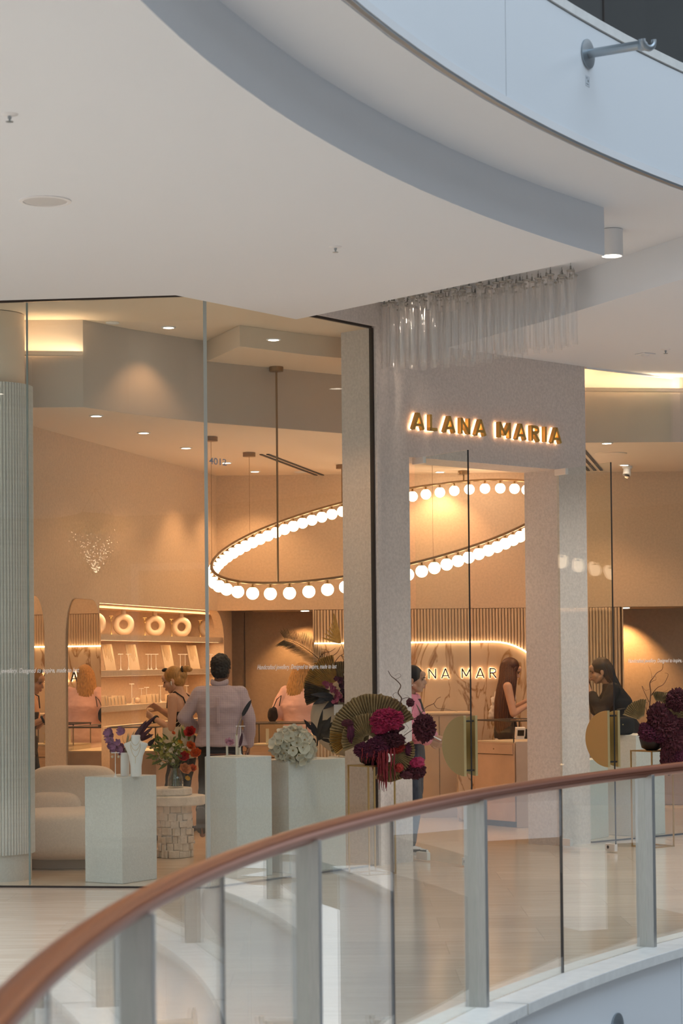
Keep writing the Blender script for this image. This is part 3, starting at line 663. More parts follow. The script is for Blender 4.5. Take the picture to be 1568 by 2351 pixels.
# ================================================================ PLINTHS
def plinth(name, label, front, left, right, h, cat='plinth', m='plinth', lw=None):
    f = PZ(*front); r = PZ(*right); l = PZ(*left)
    u = (r - f); wr = u.length; u.normalize(); n = V(-u.y, u.x, 0); wl_ = lw if lw else max(.12, (l - f).dot(n))
    if (l - f).dot(n) < 0: n = -n
    o = MB().pp(f, u * wr, n * wl_, V(0, 0, h)).build(name, M[m], bevel=.006)
    tag(o, label, cat); return f, u, n, wr, wl_, h
def on(pl, a, b): f, u, n, wr, wl_, h = pl; return f + u * (wr * a) + n * (wl_ * b) + V(0, 0, h)
plA = plinth('display_plinth', 'square rendered plinth carrying the white necklace bust', (281, 2030), (222, 2027), (361, 2018), .81, lw=.36)
plB = plinth('display_plinth', 'tall square rendered plinth with the lotus and pale tubes on top', (545, 2018), (497, 2013), (626, 2009), .94, lw=.36)
plC = plinth('display_plinth', 'wide rendered plinth topped by the white flower cluster', (665, 2006), (628, 1998), (795, 1993), .893, lw=.40)
plD = plinth('display_plinth', 'rendered plinth behind the right glass under the black handbag', (1463, 1921), (1420, 1917), (1528, 1914), .955, lw=.42)
plE = plinth('display_plinth', 'low rendered plinth behind the glass beside the right portal pier', (1352, 1929), (1350, 1915), (1398, 1921), .74, lw=.3)
# ================================================================ FLOWER HELPERS
def bloom(name, c, r, m, parent, seed=0, freq=14, amp=.30, sub=3):
    if sub == 4: sub, freq, amp = 5, freq * 1.7, amp * .95
    bm = bmesh.new(); bmesh.ops.create_icosphere(bm, subdivisions=sub, radius=1.0)
    r3 = r if isinstance(r, (tuple, list)) else (r, r, r); off = V(seed * 3.7, seed * 1.3, seed * 2.1)
    for v in bm.verts:
        d = v.co.normalized(); k = 1 + amp * mnoise.noise(d * freq * .35 + off) + amp * .8 * abs(mnoise.noise(d * freq + off)) - amp * .3
        v.co = Vector((d.x * r3[0] * k, d.y * r3[1] * k, d.z * r3[2] * k)) + c - origin(parent)
    me = bpy.data.meshes.new(name); bm.to_mesh(me); bm.free(); me.materials.append(m)
    o = bpy.data.objects.new(name, me); COL.objects.link(o); o.parent = parent; return o
def frame_of(d, up=V(0, 0, 1)):
    d = d.normalized(); s = d.cross(up); s = s.normalized() if s.length > 1e-4 else d.orthogonal().normalized(); n = s.cross(d); return d, s, n
def leaf_mb(mb, p, d, L_, w, up=V(0, 0, 1), droop=.0, cup=.15, tip=1.0, nu=4, nv=8, th=.0012):
    d, s, n = frame_of(d, up)
    def fn(a, b):
        ww = w * (math.sin(PI * min(1, b ** .75)) ** tip if b < 1 else 0) * .5 + .0004; x = (a - .5) * 2
        return p + d * (L_ * b) + s * (ww * x) + n * (cup * ww * x * x - droop * L_ * b * b)
    return mb.sheet(fn, nu, nv, th)
def flower_mb(c, d, r, n=5, cup=.5, wid=.9, layers=1, mb=None, up=V(0, 0, 1), roll=0):
    mb = mb or MB(); d, s, t = frame_of(d, up)
    for l in range(layers):
        rr_ = r * (1 - .24 * l); cu = cup + .35 * l
        for k in range(n):
            a = 2 * PI * (k + .5 * (l % 2)) / n + roll
            e = s * math.cos(a) + t * math.sin(a); q = d.cross(e)
            def fn(x, y, e=e, q=q, rr_=rr_, cu=cu):
                ww = rr_ * wid * math.sin(PI * min(.97, .06 + y * .86)) * .5; xx = (x - .5) * 2
                return c + e * (rr_ * (y * .98) * math.cos(cu * y)) + q * (ww * xx) + d * (rr_ * y * math.sin(cu * y * 1.1) + .18 * ww * xx * xx)
            mb.sheet(fn, 4, 5, .0008)
    return mb
def fan_mb(c, d, nrm, R, a0, a1, folds, depth=.02, r0=.06, rag=.03, seed=1):
    rg = random.Random(seed); d, s, n = frame_of(d, nrm); mb = MB(); N_ = folds * 2
    rad = [R * (1 - rg.random() * rag) for _ in range(N_ + 1)]
    def fn(a, b):
        i = min(N_, int(round(a * N_))); an = math.radians(a0 + (a1 - a0) * a); e = d * math.cos(an) + s * math.sin(an)
        z = (1 if i % 2 else -1) * depth * (b ** .8); q = r0 + (rad[i] - r0) * b
        return c + e * q + n * (z + .10 * R * (b ** 2))
    return mb.sheet(fn, N_, 7, .0015)
def curly(p, d, L_, r, seed, wig=.35, n=26, up=.0):
    rg = random.Random(seed); pts = [Vector(p)]; d = d.normalized(); v = d.copy(); ph = rg.uniform(0, 6)
    s_, t_ = d.orthogonal().normalized(), None; t_ = d.cross(s_)
    for i in range(n):
        v = v + s_ * (wig * math.sin(i * .95 + ph)) * .8 + t_ * (wig * math.cos(i * 1.25 + ph * 1.7)) * .6 + d * .16 + V(rg.gauss(0, .1), rg.gauss(0, .1), rg.gauss(0, .1) + up)
        v.normalize(); pts.append(pts[-1] + v * (L_ / n))
    return MB().tube(pts, [r * (1 - .75 * i / n) for i in range(n + 1)], 6)
M['palmdark'] = mat('dried_palm_dark', (.13, .085, .035), .8, var=.3, vscale=20)
M['palm'] = mat('dried_palm', (.34, .25, .12), .75, var=.22, vscale=20, stretch=(1, 1, 1))
M['palmwarm'] = mat('dried_palm_warm', (.56, .34, .09), .75, var=.2, vscale=20)
M['twig'] = mat('curly_willow', (.10, .055, .035), .8)
M['burg'] = mat('burgundy_bloom', (.046, .003, .009), .85, var=.4, vscale=40)
M['mag'] = mat('magenta_bloom', (.24, .005, .045), .8, var=.35, vscale=40)
M['plum'] = mat('plum_bloom', (.066, .005, .024), .85, var=.4, vscale=40)
M['tass'] = mat('red_amaranth', (.15, .008, .013), .85, var=.3, vscale=60)
M['rust'] = mat('rust_red_bloom', (.25, .016, .010), .85, var=.3, vscale=40)
M['blackleaf'] = mat('black_leaf', (.014, .008, .010), .5)
M['wine'] = mat('wine_leaf', (.06, .012, .022), .5, var=.3)
M['green'] = mat('leaf_green', (.10, .14, .03), .6, var=.3, vscale=30)
M['lime'] = mat('lime_flower', (.45, .44, .14), .6, var=.25, vscale=30)
M['cream_f'] = mat('cream_petal', (.68, .63, .52), .6, sss=.0)
M['purple'] = mat('purple_petal', (.33, .14, .26), .65, var=.25, vscale=30)
M['pinkl'] = mat('lotus_pink', (.55, .28, .36), .6, var=.15, vscale=30)
M['red'] = mat('red_petal', (.42, .012, .012), .6, var=.3, vscale=30)
M['orange'] = mat('orange_petal', (.62, .11, .02), .6, var=.3, vscale=30)
M['peach'] = mat('peach_petal', (.62, .24, .09), .6, var=.25, vscale=30)
M['yellow'] = mat('yellow_petal', (.70, .42, .04), .6, var=.2, vscale=30)
M['straw'] = mat('straw', (.42, .36, .22), .8, var=.3, vscale=40)
M['orchid'] = mat('mauve_orchid', (.34, .07, .14), .65, var=.3, vscale=40)
# ================================================================ LARGE ARRANGEMENTS ON GOLD STANDS (outside, both sides of the doors)
def stand(label, Bp, h, w, u):
    n = V(-u.y, u.x, 0); t = thing('plant_stand', label, 'stand', Bp)
    c = [Bp + u * (sx * w / 2) + n * (sy * w / 2) for sx, sy in ((-1, -1), (1, -1), (1, 1), (-1, 1))]
    for i in range(4):
        MB().box(c[i] + V(0, 0, h / 2), (.011, .011, h), math.atan2(u.y, u.x)).build('leg', M['brass'], t)
        for z in (.0055, h - .0055):
            a, b = c[i], c[(i + 1) % 4]; mid = (a + b) / 2 + V(0, 0, z); d = b - a
            MB().box(mid, (d.length, .011, .011), math.atan2(d.y, d.x)).build('rail', M['brass'], t)
    MB().box(Bp + V(0, 0, h - .004), (w, w, .006), math.atan2(u.y, u.x)).build('top_plate', M['brass'], t)
    return t
def at(px, py, Y): return PY(px, py, Y)
Y1 = 17.25
S1 = V((PZ(855, 2006)).x, 17.26, 0)
stand('tall gold frame stand left of the doorway under red flowers', S1, .86, .26, V(.80, .6, 0).normalized())
t = thing('flower_arrangement', 'burgundy flowers and pleated palm fans on the gold stand left of the doorway', 'flowers', S1 + V(0, 0, .86), 'tall doorway flower arrangements')
MB().lathe([(.05, 0), (.09, .02), (.11, .10), (.10, .14), (.085, .14), (.085, .03)], S1 + V(0, 0, .861), 24).build('vase', M['blackleaf'], t, True)
def fan(px, py, Y, dpx, R, a0, a1, folds, t, m='palm', nrm=V(0, -1, .1), seed=1, depth=.016, r0=.04):
    c = at(px, py, Y); d = (at(px + dpx[0], py + dpx[1], Y) - c).normalized()
    MB
    return fan_mb(c, d, nrm, R, a0, a1, folds, depth, r0, .04, seed).build('palm_fan', M[m], t)
fan(858, 1694, Y1 + .05, (-.2, -1), .36, -100, 76, 40, t, seed=3)
fan(846, 1700, Y1 - .02, (-.35, -1), .22, -95, 85, 26, t, seed=5)
fan(820, 1690, Y1 + .02, (-1, .35), .22, -22, 30, 14, t, 'palmwarm', seed=8)
fan(895, 1724, Y1 - .06, (.9, .25), .20, -40, 62, 16, t, seed=9)
fan(892, 1738, Y1 - .02, (.2, 1), .20, -35, 45, 12, t, 'palm', seed=12)
for i, (px, py, Y, r, m) in enumerate((
        (888, 1652, Y1 - .12, (.125, .10, .085), 'mag'), (873, 1674, Y1 - .1, (.07, .07, .05), 'mag'), (906, 1668, Y1 - .08, (.07, .06, .06), 'burg'),
        (898, 1700, Y1 - .1, (.105, .09, .06), 'burg'), (870, 1712, Y1 - .12, (.09, .08, .075), 'plum'), (838, 1722, Y1 - .1, (.085, .07, .06), 'plum'), (855, 1728, Y1 - .1, (.08, .07, .045), 'plum'),
        (905, 1716, Y1 - .05, (.085, .07, .05), 'rust'), (974, 1672, Y1 - .1, (.088, .085, .105), 'burg'), (952, 1768, Y1 - .05, (.085, .07, .07), 'burg'), (934, 1778, Y1 - .08, (.06, .06, .04), 'burg'),
        (916, 1763, Y1 - .12, .036, 'rust'), (942, 1613, Y1 - .1, .034, 'burg'), (938, 1722, Y1 - .06, (.03, .03, .06), 'plum'), (805, 1682, Y1 - .08, (.03, .03, .08), 'plum'), (797, 1660, Y1 - .08, (.05, .03, .03), 'burg'), (958, 1752, Y1 - .08, (.06, .05, .05), 'mag'))):
    bloom('bloom', at(px, py, Y), r, M[m], t, i + 1, 13, .34, 4 if max(r if isinstance(r, tuple) else (r,)) > .08 else 3)
rg = random.Random(11)
for i in range(44):
    big = i < 26
    x = rg.gauss(882, 9) if big else rg.uniform(832, 872); y0 = rg.uniform(1712, 1730); L_ = (rg.uniform(50, 88) * (1.25 if i % 5 == 0 else 1)) if big else rg.uniform(20, 42)
    a = at(x, y0, Y1 - .14 + rg.uniform(-.05, .04)); b = at(x + rg.uniform(-4, 3), y0 + L_, a.y)
    pts = [a.lerp(b, k / 7) + V(.003 * math.sin(k * 1.7 + i), .003 * math.cos(k * 2.1 + i), 0) for k in range(8)]
    MB().tube(pts, [.005 if big else .0035] + [(.0065 if big else .0042) * (1 - .09 * k) + .003 * (k % 2) for k in range(1, 7)] + [.002], 7).build('tassel', M['tass'], t)
def branch(pts, Y, r, t, m='twig', seed=1):
    rg = random.Random(seed); P = [at(px, py, Y + rg.uniform(-.04, .04)) for px, py in pts]; Q = []
    for i in range(len(P) - 1):
        p0, p1, p2, p3 = P[max(0, i - 1)], P[i], P[i + 1], P[min(len(P) - 1, i + 2)]
        for k in range(5):
            s = k / 5; Q.append(.5 * (2 * p1 + (p2 - p0) * s + (2 * p0 - 5 * p1 + 4 * p2 - p3) * s * s + (3 * p1 - p0 - 3 * p2 + p3) * s ** 3))
    Q.append(P[-1]); n = len(Q)
    MB().tube(Q, [r * (1 - .7 * i / n) for i in range(n)], 6).build('twig', M[m], t)
branch([(905, 1690), (922, 1660), (924, 1640), (918, 1618), (922, 1604), (914, 1590), (920, 1574), (908, 1560), (898, 1552), (891, 1540)], Y1, .0075, t, seed=1)
branch([(922, 1648), (940, 1652), (952, 1650), (965, 1640), (978, 1624), (996, 1615), (1003, 1605), (1012, 1600)], Y1, .005, t, seed=2)
branch([(996, 1616), (1004, 1626), (1024, 1628), (1050, 1634)], Y1, .0025, t, seed=3)
branch([(918, 1612), (905, 1606), (896, 1612), (890, 1625), (899, 1634)], Y1, .0026, t, seed=4); branch([(920, 1606), (934, 1602), (946, 1606), (950, 1622), (942, 1640), (930, 1650)], Y1, .0026, t, seed=5)
branch([(908, 1560), (920, 1553), (916, 1546), (906, 1552)], Y1, .0016, t, seed=6); branch([(924, 1640), (936, 1648), (930, 1660), (938, 1672), (928, 1682)], Y1, .002, t, seed=7)
branch([(908, 1606), (902, 1596), (910, 1590), (916, 1600)], Y1, .0018, t, seed=8); branch([(926, 1690), (946, 1676), (958, 1668)], Y1, .003, t, seed=9)
branch([(886, 1615), (893, 1603), (902, 1610), (900, 1622)], Y1, .0016, t, seed=10); branch([(932, 1628), (944, 1616), (938, 1600), (928, 1594)], Y1, .002, t, seed=11)
# right hand stand
Y2 = 19.45
S2 = V(PZ(1500, 1944).x, 19.50, 0)
stand('tall gold frame stand right of the doors, cut by the frame edge', S2, .86, .26, V(.80, .6, 0).normalized())
t = thing('flower_arrangement', 'dark burgundy flowers with twigs on the gold stand right of the doors', 'flowers', S2 + V(0, 0, .86), 'tall doorway flower arrangements')
MB().lathe([(.05, 0), (.09, .02), (.11, .10), (.10, .14), (.085, .14), (.085, .03)], S2 + V(0, 0, .861), 24).build('vase', M['blackleaf'], t, True)
fan(1478, 1656, Y2 - .05, (-.7, -1), .20, -38, 42, 14, t, 'palm', seed=21)
fan(1512, 1620, Y2 + .04, (.1, -1), .13, -35, 40, 10, t, 'palm', seed=22)
fan(1532, 1650, Y2 + .08, (1, -.5), .24, -80, 40, 22, t, 'palm', seed=23)
for i, (px, py, r, m) in enumerate(((1556, 1607, (.10, .09, .10), 'burg'), (1512, 1650, (.10, .09, .14), 'burg'), (1530, 1672, (.13, .1, .13), 'burg'), (1492, 1683, (.10, .08, .075), 'plum'), (1516, 1690, (.09, .08, .06), 'plum'), (1545, 1700, (.11, .09, .13), 'burg'), (1534, 1740, (.07, .06, .14), 'burg'), (1480, 1672, (.05, .05, .05), 'plum'), (1562, 1662, (.07, .07, .05), 'burg'), (1556, 1730, (.06, .06, .09), 'plum'))):
    bloom('bloom', at(px, py, Y2 - .08), r, M[m], t, i + 41, 13, .34, 4)
branch([(1490, 1640), (1492, 1615), (1494, 1590), (1492, 1568), (1500, 1556), (1508, 1545), (1520, 1537), (1522, 1524)], Y2, .0065, t, seed=21); branch([(1494, 1598), (1508, 1580), (1522, 1572), (1530, 1560), (1534, 1548), (1526, 1545)], Y2, .004, t, seed=22)
branch([(1490, 1612), (1478, 1586), (1474, 1575), (1482, 1585), (1492, 1582)], Y2, .003, t, seed=23); branch([(1492, 1568), (1500, 1563), (1506, 1560), (1504, 1552), (1494, 1556)], Y2, .0025, t, seed=24); branch([(1512, 1590), (1526, 1588), (1534, 1582)], Y2, .002, t, seed=25)
branch([(1488, 1640), (1481, 1620), (1486, 1612), (1484, 1630)], Y2, .003, t, seed=26); branch([(1520, 1600), (1540, 1592), (1552, 1600)], Y2, .003, t, seed=27); branch([(1497, 1558), (1494, 1540), (1488, 1528)], Y2, .0016, t, seed=28)
# ================================================================ ARRANGEMENT IN ROUND VASE (inside, behind the portal pier)
Y3 = 18.55
vp = at(800, 1692, Y3); vp.z = .0
pd = MB().lathe([(.15, 0), (.15, vp.z + .865), (.145, .87)], (vp.x - .03, Y3 + .02, 0), 32).build('round_pedestal', M['plinth'], None, True); tag(pd, 'round rendered pedestal behind the portal pier under the disc vase', 'pedestal')
vc = at(801, 1648, Y3); vz = .871
t = thing('flower_arrangement', 'dried palm fans, willow and dark orchids in a beige disc vase', 'flowers', (vc.x, Y3, vz))
rv = vc.z - vz
mb = MB().sph(vc, (rv, .075, rv), 36, 20); mb.build('vase', mat('disc_vase', (.50, .41, .31), .85, bump=.1), t, True)
MB().lathe([(.04, 0), (.035, .03), (.045, .06), (.036, .06), (.03, .03)], vc + V(0, 0, rv * .97), 18).build('vase_neck', M['plinth'], t, True)
F0 = at(792, 1590, Y3 + .02)
fan(790, 1600, Y3 + .03, (.0, -1), .31, -30, 80, 30, t, 'palm', seed=31); fan(778, 1584, Y3, (-.75, -.65), .31, -34, 40, 20, t, 'palmwarm', seed=32)
fan(772, 1590, Y3 - .04, (-1, .1), .28, -18, 26, 11, t, 'palmdark', seed=33); fan(750, 1570, Y3 - .02, (-.5, 1), .17, -40, 40, 12, t, 'palmdark', seed=34)
def frond(base, tip, w, n, t, m, bend, Y, seed=1, one=0):
    rg = random.Random(seed); a, b = at(*base, Y), at(*tip, Y); up = V(0, 0, 1)
    ctrl = a.lerp(b, .55) + up * bend
    q = lambda s: a * (1 - s) ** 2 + ctrl * (2 * s * (1 - s)) + b * s * s
    MB().tube([q(i / 14) for i in range(15)], [.006 * (1 - .8 * i / 14) for i in range(15)], 6).build('stem', M[m], t)
    for i in range(n):
        s = .12 + .86 * i / n; p = q(s); d = (q(min(1, s + .03)) - q(s - .03)).normalized()
        for sd in ((1, -1) if not one else (one,)):
            sidev = V(d.z, 0, -d.x) * sd
            L_ = w * (1 - .55 * abs(s - .45)) * rg.uniform(.8, 1.1)
            mb = MB(); leaf_mb(mb, p, d * .75 + sidev * .75 + V(0, rg.uniform(-.2, .2), 0), L_, .0075, V(0, -1, 0), .05, .2, .7, 2, 5)
            mb.build('leaflet', M[m], t)
frond((772, 1556), (650, 1467), .15, 30, t, 'palmdark', .12, Y3 + .05, 3)
for k in range(13):
    a0 = at(783, 1477, Y3 + .03); s = k / 12; tip = at(738 + 26 * s + 14 * math.sin(PI * s), 1408 + 66 * (1 - s) ** 1.0 - 0 * s if False else 1477 - (70 * math.sin((.12 + .88 * (1 - (1 - s) ** 1.3)) * PI / 2)), Y3 + .03)
    mb = MB(); leaf_mb(mb, a0, tip - a0, (tip - a0).length, .020, V(0, -1, 0), .02, .4, .6, 2, 8); mb.build('palm_blade', M['palmwarm'], t)
branch([(786, 1580), (792, 1530), (790, 1500), (783, 1477)], Y3 + .03, .005, t, seed=30)
for i, q in enumerate(([(745, 1590), (748, 1560), (756, 1540), (752, 1520), (764, 1506), (774, 1498), (782, 1484)], [(770, 1580), (778, 1545), (768, 1525), (778, 1508), (790, 1500), (796, 1488)], [(738, 1535), (732, 1515), (742, 1500), (758, 1496), (770, 1488)], [(785, 1560), (780, 1535), (790, 1520), (784, 1505), (794, 1512), (800, 1500)], [(750, 1565), (742, 1545), (750, 1532), (744, 1518), (756, 1508), (752, 1494), (738, 1490)], [(760, 1525), (772, 1520), (784, 1528), (790, 1540)])):
    branch(q, Y3 + .05, .0055 - .0004 * i, t, seed=50 + i)
rg = random.Random(5)
def orchid_spray(pts, Y, m, n, r, t):
    for k in range(n):
        s = k / max(1, n - 1) * (len(pts) - 1.001); i = int(s); a, b = pts[i], pts[i + 1]; f = s - i
        p = at(a[0] + (b[0] - a[0]) * f + rg.uniform(-5, 5), a[1] + (b[1] - a[1]) * f + rg.uniform(-5, 5), Y + rg.uniform(-.04, .02))
        flower_mb(p, V(rg.uniform(-.7, .7), -1, rg.uniform(-.4, .5)), r * rg.uniform(.7, 1.1), 5, .5, .8).build('orchid', M[m], t)
orchid_spray([(745, 1568), (765, 1580), (778, 1596), (768, 1610)], Y3 - .1, 'orchid', 20, .030, t); orchid_spray([(776, 1556), (786, 1575), (795, 1600), (788, 1612)], Y3 - .1, 'plum', 16, .028, t)
branch([(790, 1560), (800, 1568), (806, 1585), (812, 1605), (818, 1622)], Y3 - .1, .004, t, seed=66); orchid_spray([(792, 1562), (806, 1585), (812, 1605), (819, 1622)], Y3 - .1, 'wine', 16, .024, t)
for q in ((772, 1610, -40, -16, .16, .05), (766, 1598, -46, -4, .2, .05), (758, 1600, -34, 14, .16, .06), (775, 1606, -30, 20, .15, .05)):
    mb = MB(); a = at(q[0], q[1], Y3 - .07); leaf_mb(mb, a, at(q[0] + q[2], q[1] + q[3], Y3 - .1) - a, q[4], q[5], V(0, -1, .2), .1); mb.build('dark_leaf', M['blackleaf'], t)
cd_ = MB().box((0, 0, .045), (.075, .008, .09)).build('price_card', M['boardwhite'], None, org=(0, 0, 0)); tag(cd_, 'blank white card leaning on the beige disc vase', 'card')
cd_.location = V(at(777, 1641, 18.45).x, 18.43, at(777, 1642, 18.43).z); MB().tube([V(0, .0, .0), V(0, .0, .871 - cd_.location.z)], .003, 6).build('pick', M['brass'], None, org=(0, 0, 0)).parent = cd_ 
# ================================================================ WIDE PLINTH: white cluster and black blooms
wc = on(plC, .05, .25); t = thing('flower_arrangement', 'dense cluster of cream white flowers lying on the wide plinth', 'flowers', wc)
cc = at(673, 1713, wc.y); rg = random.Random(3); R_ = .135
bloom('foliage', cc + V(0, 0, -.01), (.10, .08, .10), M['lime'], t, 3, 8, .2)
for k in range(60):
    ph = PI * (3 - math.sqrt(5)) * k; zz = 1 - 2 * (k + .5) / 60; d = V(math.cos(ph) * math.sqrt(1 - zz * zz), math.sin(ph) * math.sqrt(1 - zz * zz), zz)
    if d.y > .45: continue
    p = cc + V(d.x * R_ * 1.02, d.y * R_ * .8, d.z * R_ * .98); p.z = max(p.z, wc.z + .012)
    f = flower_mb(p * 1.0 + d * rg.uniform(-.012, .014), d + V(rg.uniform(-.35, .35), -.25 + rg.uniform(-.2, .2), .1 + rg.uniform(-.3, .3)), .060 * rg.uniform(.8, 1.12), rg.choice((4, 5)), rg.uniform(.45, .85), 1.15, 1, None, V(.1, .2, 1), rg.uniform(0, 3)).build('flower', M['cream_f'], t, True)
    MB().sph(p + d * .008, .0075, 8, 6).build('flower_eye', M['palm'], f)
bp = at(735, 1672, wc.y + .2); t = thing('flower_arrangement', 'black feathery leaves standing behind the white flower cluster', 'flowers', V(bp.x - .05, wc.y + .2, wc.z))
MB().lathe([(.022, 0), (.022, .11), (.016, .11), (.016, .01)], t.location, 14).build('vase', M['vaseglass'], t, True)
for q in ((726, 1705, -30, -20, .16, .045), (728, 1700, 14, -78, .30, .035), (732, 1700, 26, -52, .26, .06), (736, 1690, 60, -6, .26, .05), (738, 1692, 64, -22, .28, .05), (732, 1690, 40, -34, .22, .07), (736, 1696, 44, 12, .22, .03), (726, 1690, -10, -30, .15, .05), (735, 1680, 30, 4, .16, .09), (734, 1676, 18, -18, .14, .09), (716, 1676, -18, -24, .13, .03)):
    mb = MB(); a = at(q[0], q[1], wc.y + .18); leaf_mb(mb, a, at(q[0] + q[2], q[1] + q[3], wc.y + .15) - a, q[4] * .85, q[5], V(0, -1, .2), .06, .2, .8); mb.build('black_leaf', M['blackleaf'], t)
MB().tube([at(728, 1712, wc.y + .2), at(729, 1700, wc.y + .19), at(735, 1690, wc.y + .18)], .006, 6).build('stem', M['blackleaf'], t)
# ================================================================ MIDDLE PLINTH: tube holder with lotus, dark leaf, earring stand
pB = on(plB, .38, .45); t = thing('tube_vase', 'pale tube vases on a round tray holding a pink lotus and a dark leaf', 'vase', pB)
MB().lathe([(.085, 0), (.085, .006), (.08, .008)], pB, 28).build('tray', M['cream_f'], t, True)
yb = pB.y
def tubev(px, py0, py1, r, Y): 
    a = at(px, py1, Y); a.z = pB.z + .007; b = at(px, py0, Y); MB().lathe([(r, 0), (r, b.z - a.z), (r * .75, b.z - a.z), (r * .75, .02)], (a.x, Y, a.z), 14).build('tube', M['cream_f'], t, True); return V(a.x, Y, b.z)
t1 = tubev(521.5, 1712, 1738, .0085, yb - .03); t2 = tubev(543.5, 1686, 1737, .0095, yb + .01); t3 = tubev(549, 1716, 1737, .0075, yb + .05)
fl_ = flower_mb(t1 + V(.012, 0, .008), V(.25, -.55, .7), .055, 7, .8, .62, 2).build('lotus', M['pinkl'], t, True)
branch([(543.5, 1688), (545, 1672), (551, 1655), (557, 1642)], yb + .01, .004, t, 'palm', 71)
mb = MB(); a = at(556, 1645, yb); leaf_mb(mb, a, at(574, 1612, yb) - a, .15, .032, V(0, -1, .3), .05, .5, .5); mb.build('dark_leaf', M['blackleaf'], t)
mb = MB(); a = at(550, 1715, yb + .05); leaf_mb(mb, a, at(556, 1684, yb + .05) - a, .115, .026, V(.4, -1, .1), .02, .3, .6); mb.build('dark_leaf', M['wine'], t)
def earstand(p, h, w, m, label, grp=None, pearls=False, parent_name='earring_stand'):
    t = thing(parent_name, label, 'earring stand', p, grp)
    MB().lathe([(.017, 0), (.016, .003), (.005, .012), (.0028, .04), (.0026, h - .006)], p, 12).build('stem', M[m], t, True)
    MB().box(p + V(0, 0, h - .004), (w, .008, .006)).build('bar', M[m], t)
    if pearls:
        for s in (-1, 1):
            MB().sph(p + V(s * w * .38, 0, h - .035), .010, 12, 8).build('pearl_drop', M['cream'], t, True)
            MB().tube([p + V(s * w * .38, 0, h - .006), p + V(s * w * .38, 0, h - .027)], .0012, 5).build('hook', M['brass'], t)
    return t
p = on(plB, .80, .75); earstand(p, .235, .075, 'boardwhite', 'white earring stand at the right of the lotus plinth')
# ================================================================ LEFT PLINTH: bust, earring stand, purple flowers
p = on(plA, .02, .32); earstand(V(at(265, 1782, p.y).x, p.y, p.z), .19, .062, 'boardwhite', 'white earring stand with two pearl drops beside the necklace bust', None, True)
pb = on(plA, .20, .40); bx = at(312, 1740, pb.y).x
t = thing('necklace_bust', 'white necklace bust with fine gold chains on the square plinth', 'bust', V(bx, pb.y, pb.z))
secs = [(0, .042, .045), (.01, .043, .046), (.08, .043, .040), (.16, .056, .034), (.225, .083, .032), (.243, .094, .036), (.254, .088, .036), (.264, .06, .036), (.274, .038, .036), (.295, .033, .034), (.314, .036, .036), (.318, .030, .030)]
mb = MB(); n = 28; S_ = []
for z, a, b in secs:
    S_ += [V(bx + a * math.copysign(abs(math.cos(2 * PI * k / n)) ** .8, math.cos(2 * PI * k / n)), pb.y + b * math.sin(2 * PI * k / n) * (1 if z < .2 or True else 1), pb.z + z) for k in range(n)]
mb.add(S_, [tuple(range(n - 1, -1, -1)), tuple((len(secs) - 1) * n + k for k in range(n))] + [(i * n + k, i * n + (k + 1) % n, (i + 1) * n + (k + 1) % n, (i + 1) * n + k) for i in range(len(secs) - 1) for k in range(n)])
mb.build('bust', M['boardwhite'], t, True)
for dz, w_, z0 in ((.045, .036, .285), (.075, .042, .275), (.12, .045, .272)):
    pts = []
    for k in range(21):
        s = k / 20 * 2 - 1; z = z0 - dz * (1 - s * s) ** .8; zi = z
        for (za, aa, ba), (zb_, ab, bb) in zip(secs, secs[1:]):
            if za <= zi <= zb_: f = (zi - za) / (zb_ - za); A_ = aa + (ab - aa) * f; B_ = ba + (bb - ba) * f
        x = s * w_; x = max(-A_ * .98, min(A_ * .98, x)); pts.append(V(bx + x, pb.y - B_ * math.sqrt(max(.02, 1 - (x / A_) ** 2)) - .0025, pb.z + z))
    MB().tube(pts, .0012, 5).build('gold_chain', M['brass'], t)
MB().tube([V(bx, pb.y - .043, pb.z + .152), V(bx, pb.y - .045, pb.z + .10)], .0012, 5).build('gold_chain', M['brass'], t)
vpx = at(287, 1780, pb.y + .1); vb = V(vpx.x, pb.y + .1, pb.z)
t = thing('flower_arrangement', 'purple flowers, grasses and dark leaves in a white cylinder vase', 'flowers', vb)
MB().lathe([(.034, 0), (.034, .18), (.029, .18), (.029, .02)], vb, 24).build('vase', M['boardwhite'], t, True)
rg = random.Random(9); yv = vb.y
for px, py in ((253, 1678), (247, 1686), (258, 1690), (250, 1698), (256, 1706), (262, 1712), (252, 1714), (262, 1722), (272, 1706), (270, 1716), (278, 1720), (284, 1726), (282, 1714), (278, 1676), (284, 1680), (276, 1684), (259, 1699), (264, 1718), (275, 1726), (246, 1680)):
    flower_mb(at(px, py, yv + rg.uniform(-.04, .03)), V(rg.uniform(-.8, .5), -1, rg.uniform(-.3, .7)), .038, 6, .6, .6, 1).build('flower', M['purple'], t, True)
for i in range(13):
    mb = MB(); a = vb + V(0, 0, .17); b = at(rg.uniform(292, 318), rg.uniform(1678, 1690), yv + rg.uniform(-.02, .06)); leaf_mb(mb, a, b - a, (b - a).length, .012, V(0, -1, 0), .0, .2, .5, 2, 6); mb.build('grass_blade', M['straw'], t)
for q in ((312, 1698, 38, -50), (316, 1700, 34, -30), (308, 1694, 28, -40), (322, 1700, 30, -14), (318, 1690, 24, -36)):
    mb = MB(); a = at(q[0], q[1], yv + .02); b = at(q[0] + q[2], q[1] + q[3], yv - .02); leaf_mb(mb, a, b - a, (b - a).length, .03, V(0, -1, .2), .05, .5, .6); mb.build('dark_leaf', M['wine'], t)
branch([(290, 1728), (304, 1705), (320, 1682), (334, 1664), (350, 1651)], yv + .02, .004, t, 'wine', 81)
mb = MB(); a = at(334, 1668, yv); b = at(351, 1650, yv); leaf_mb(mb, a, b - a, .10, .03, V(0, -1, 0), 0, .5, .6); mb.build('dark_leaf', M['wine'], t)
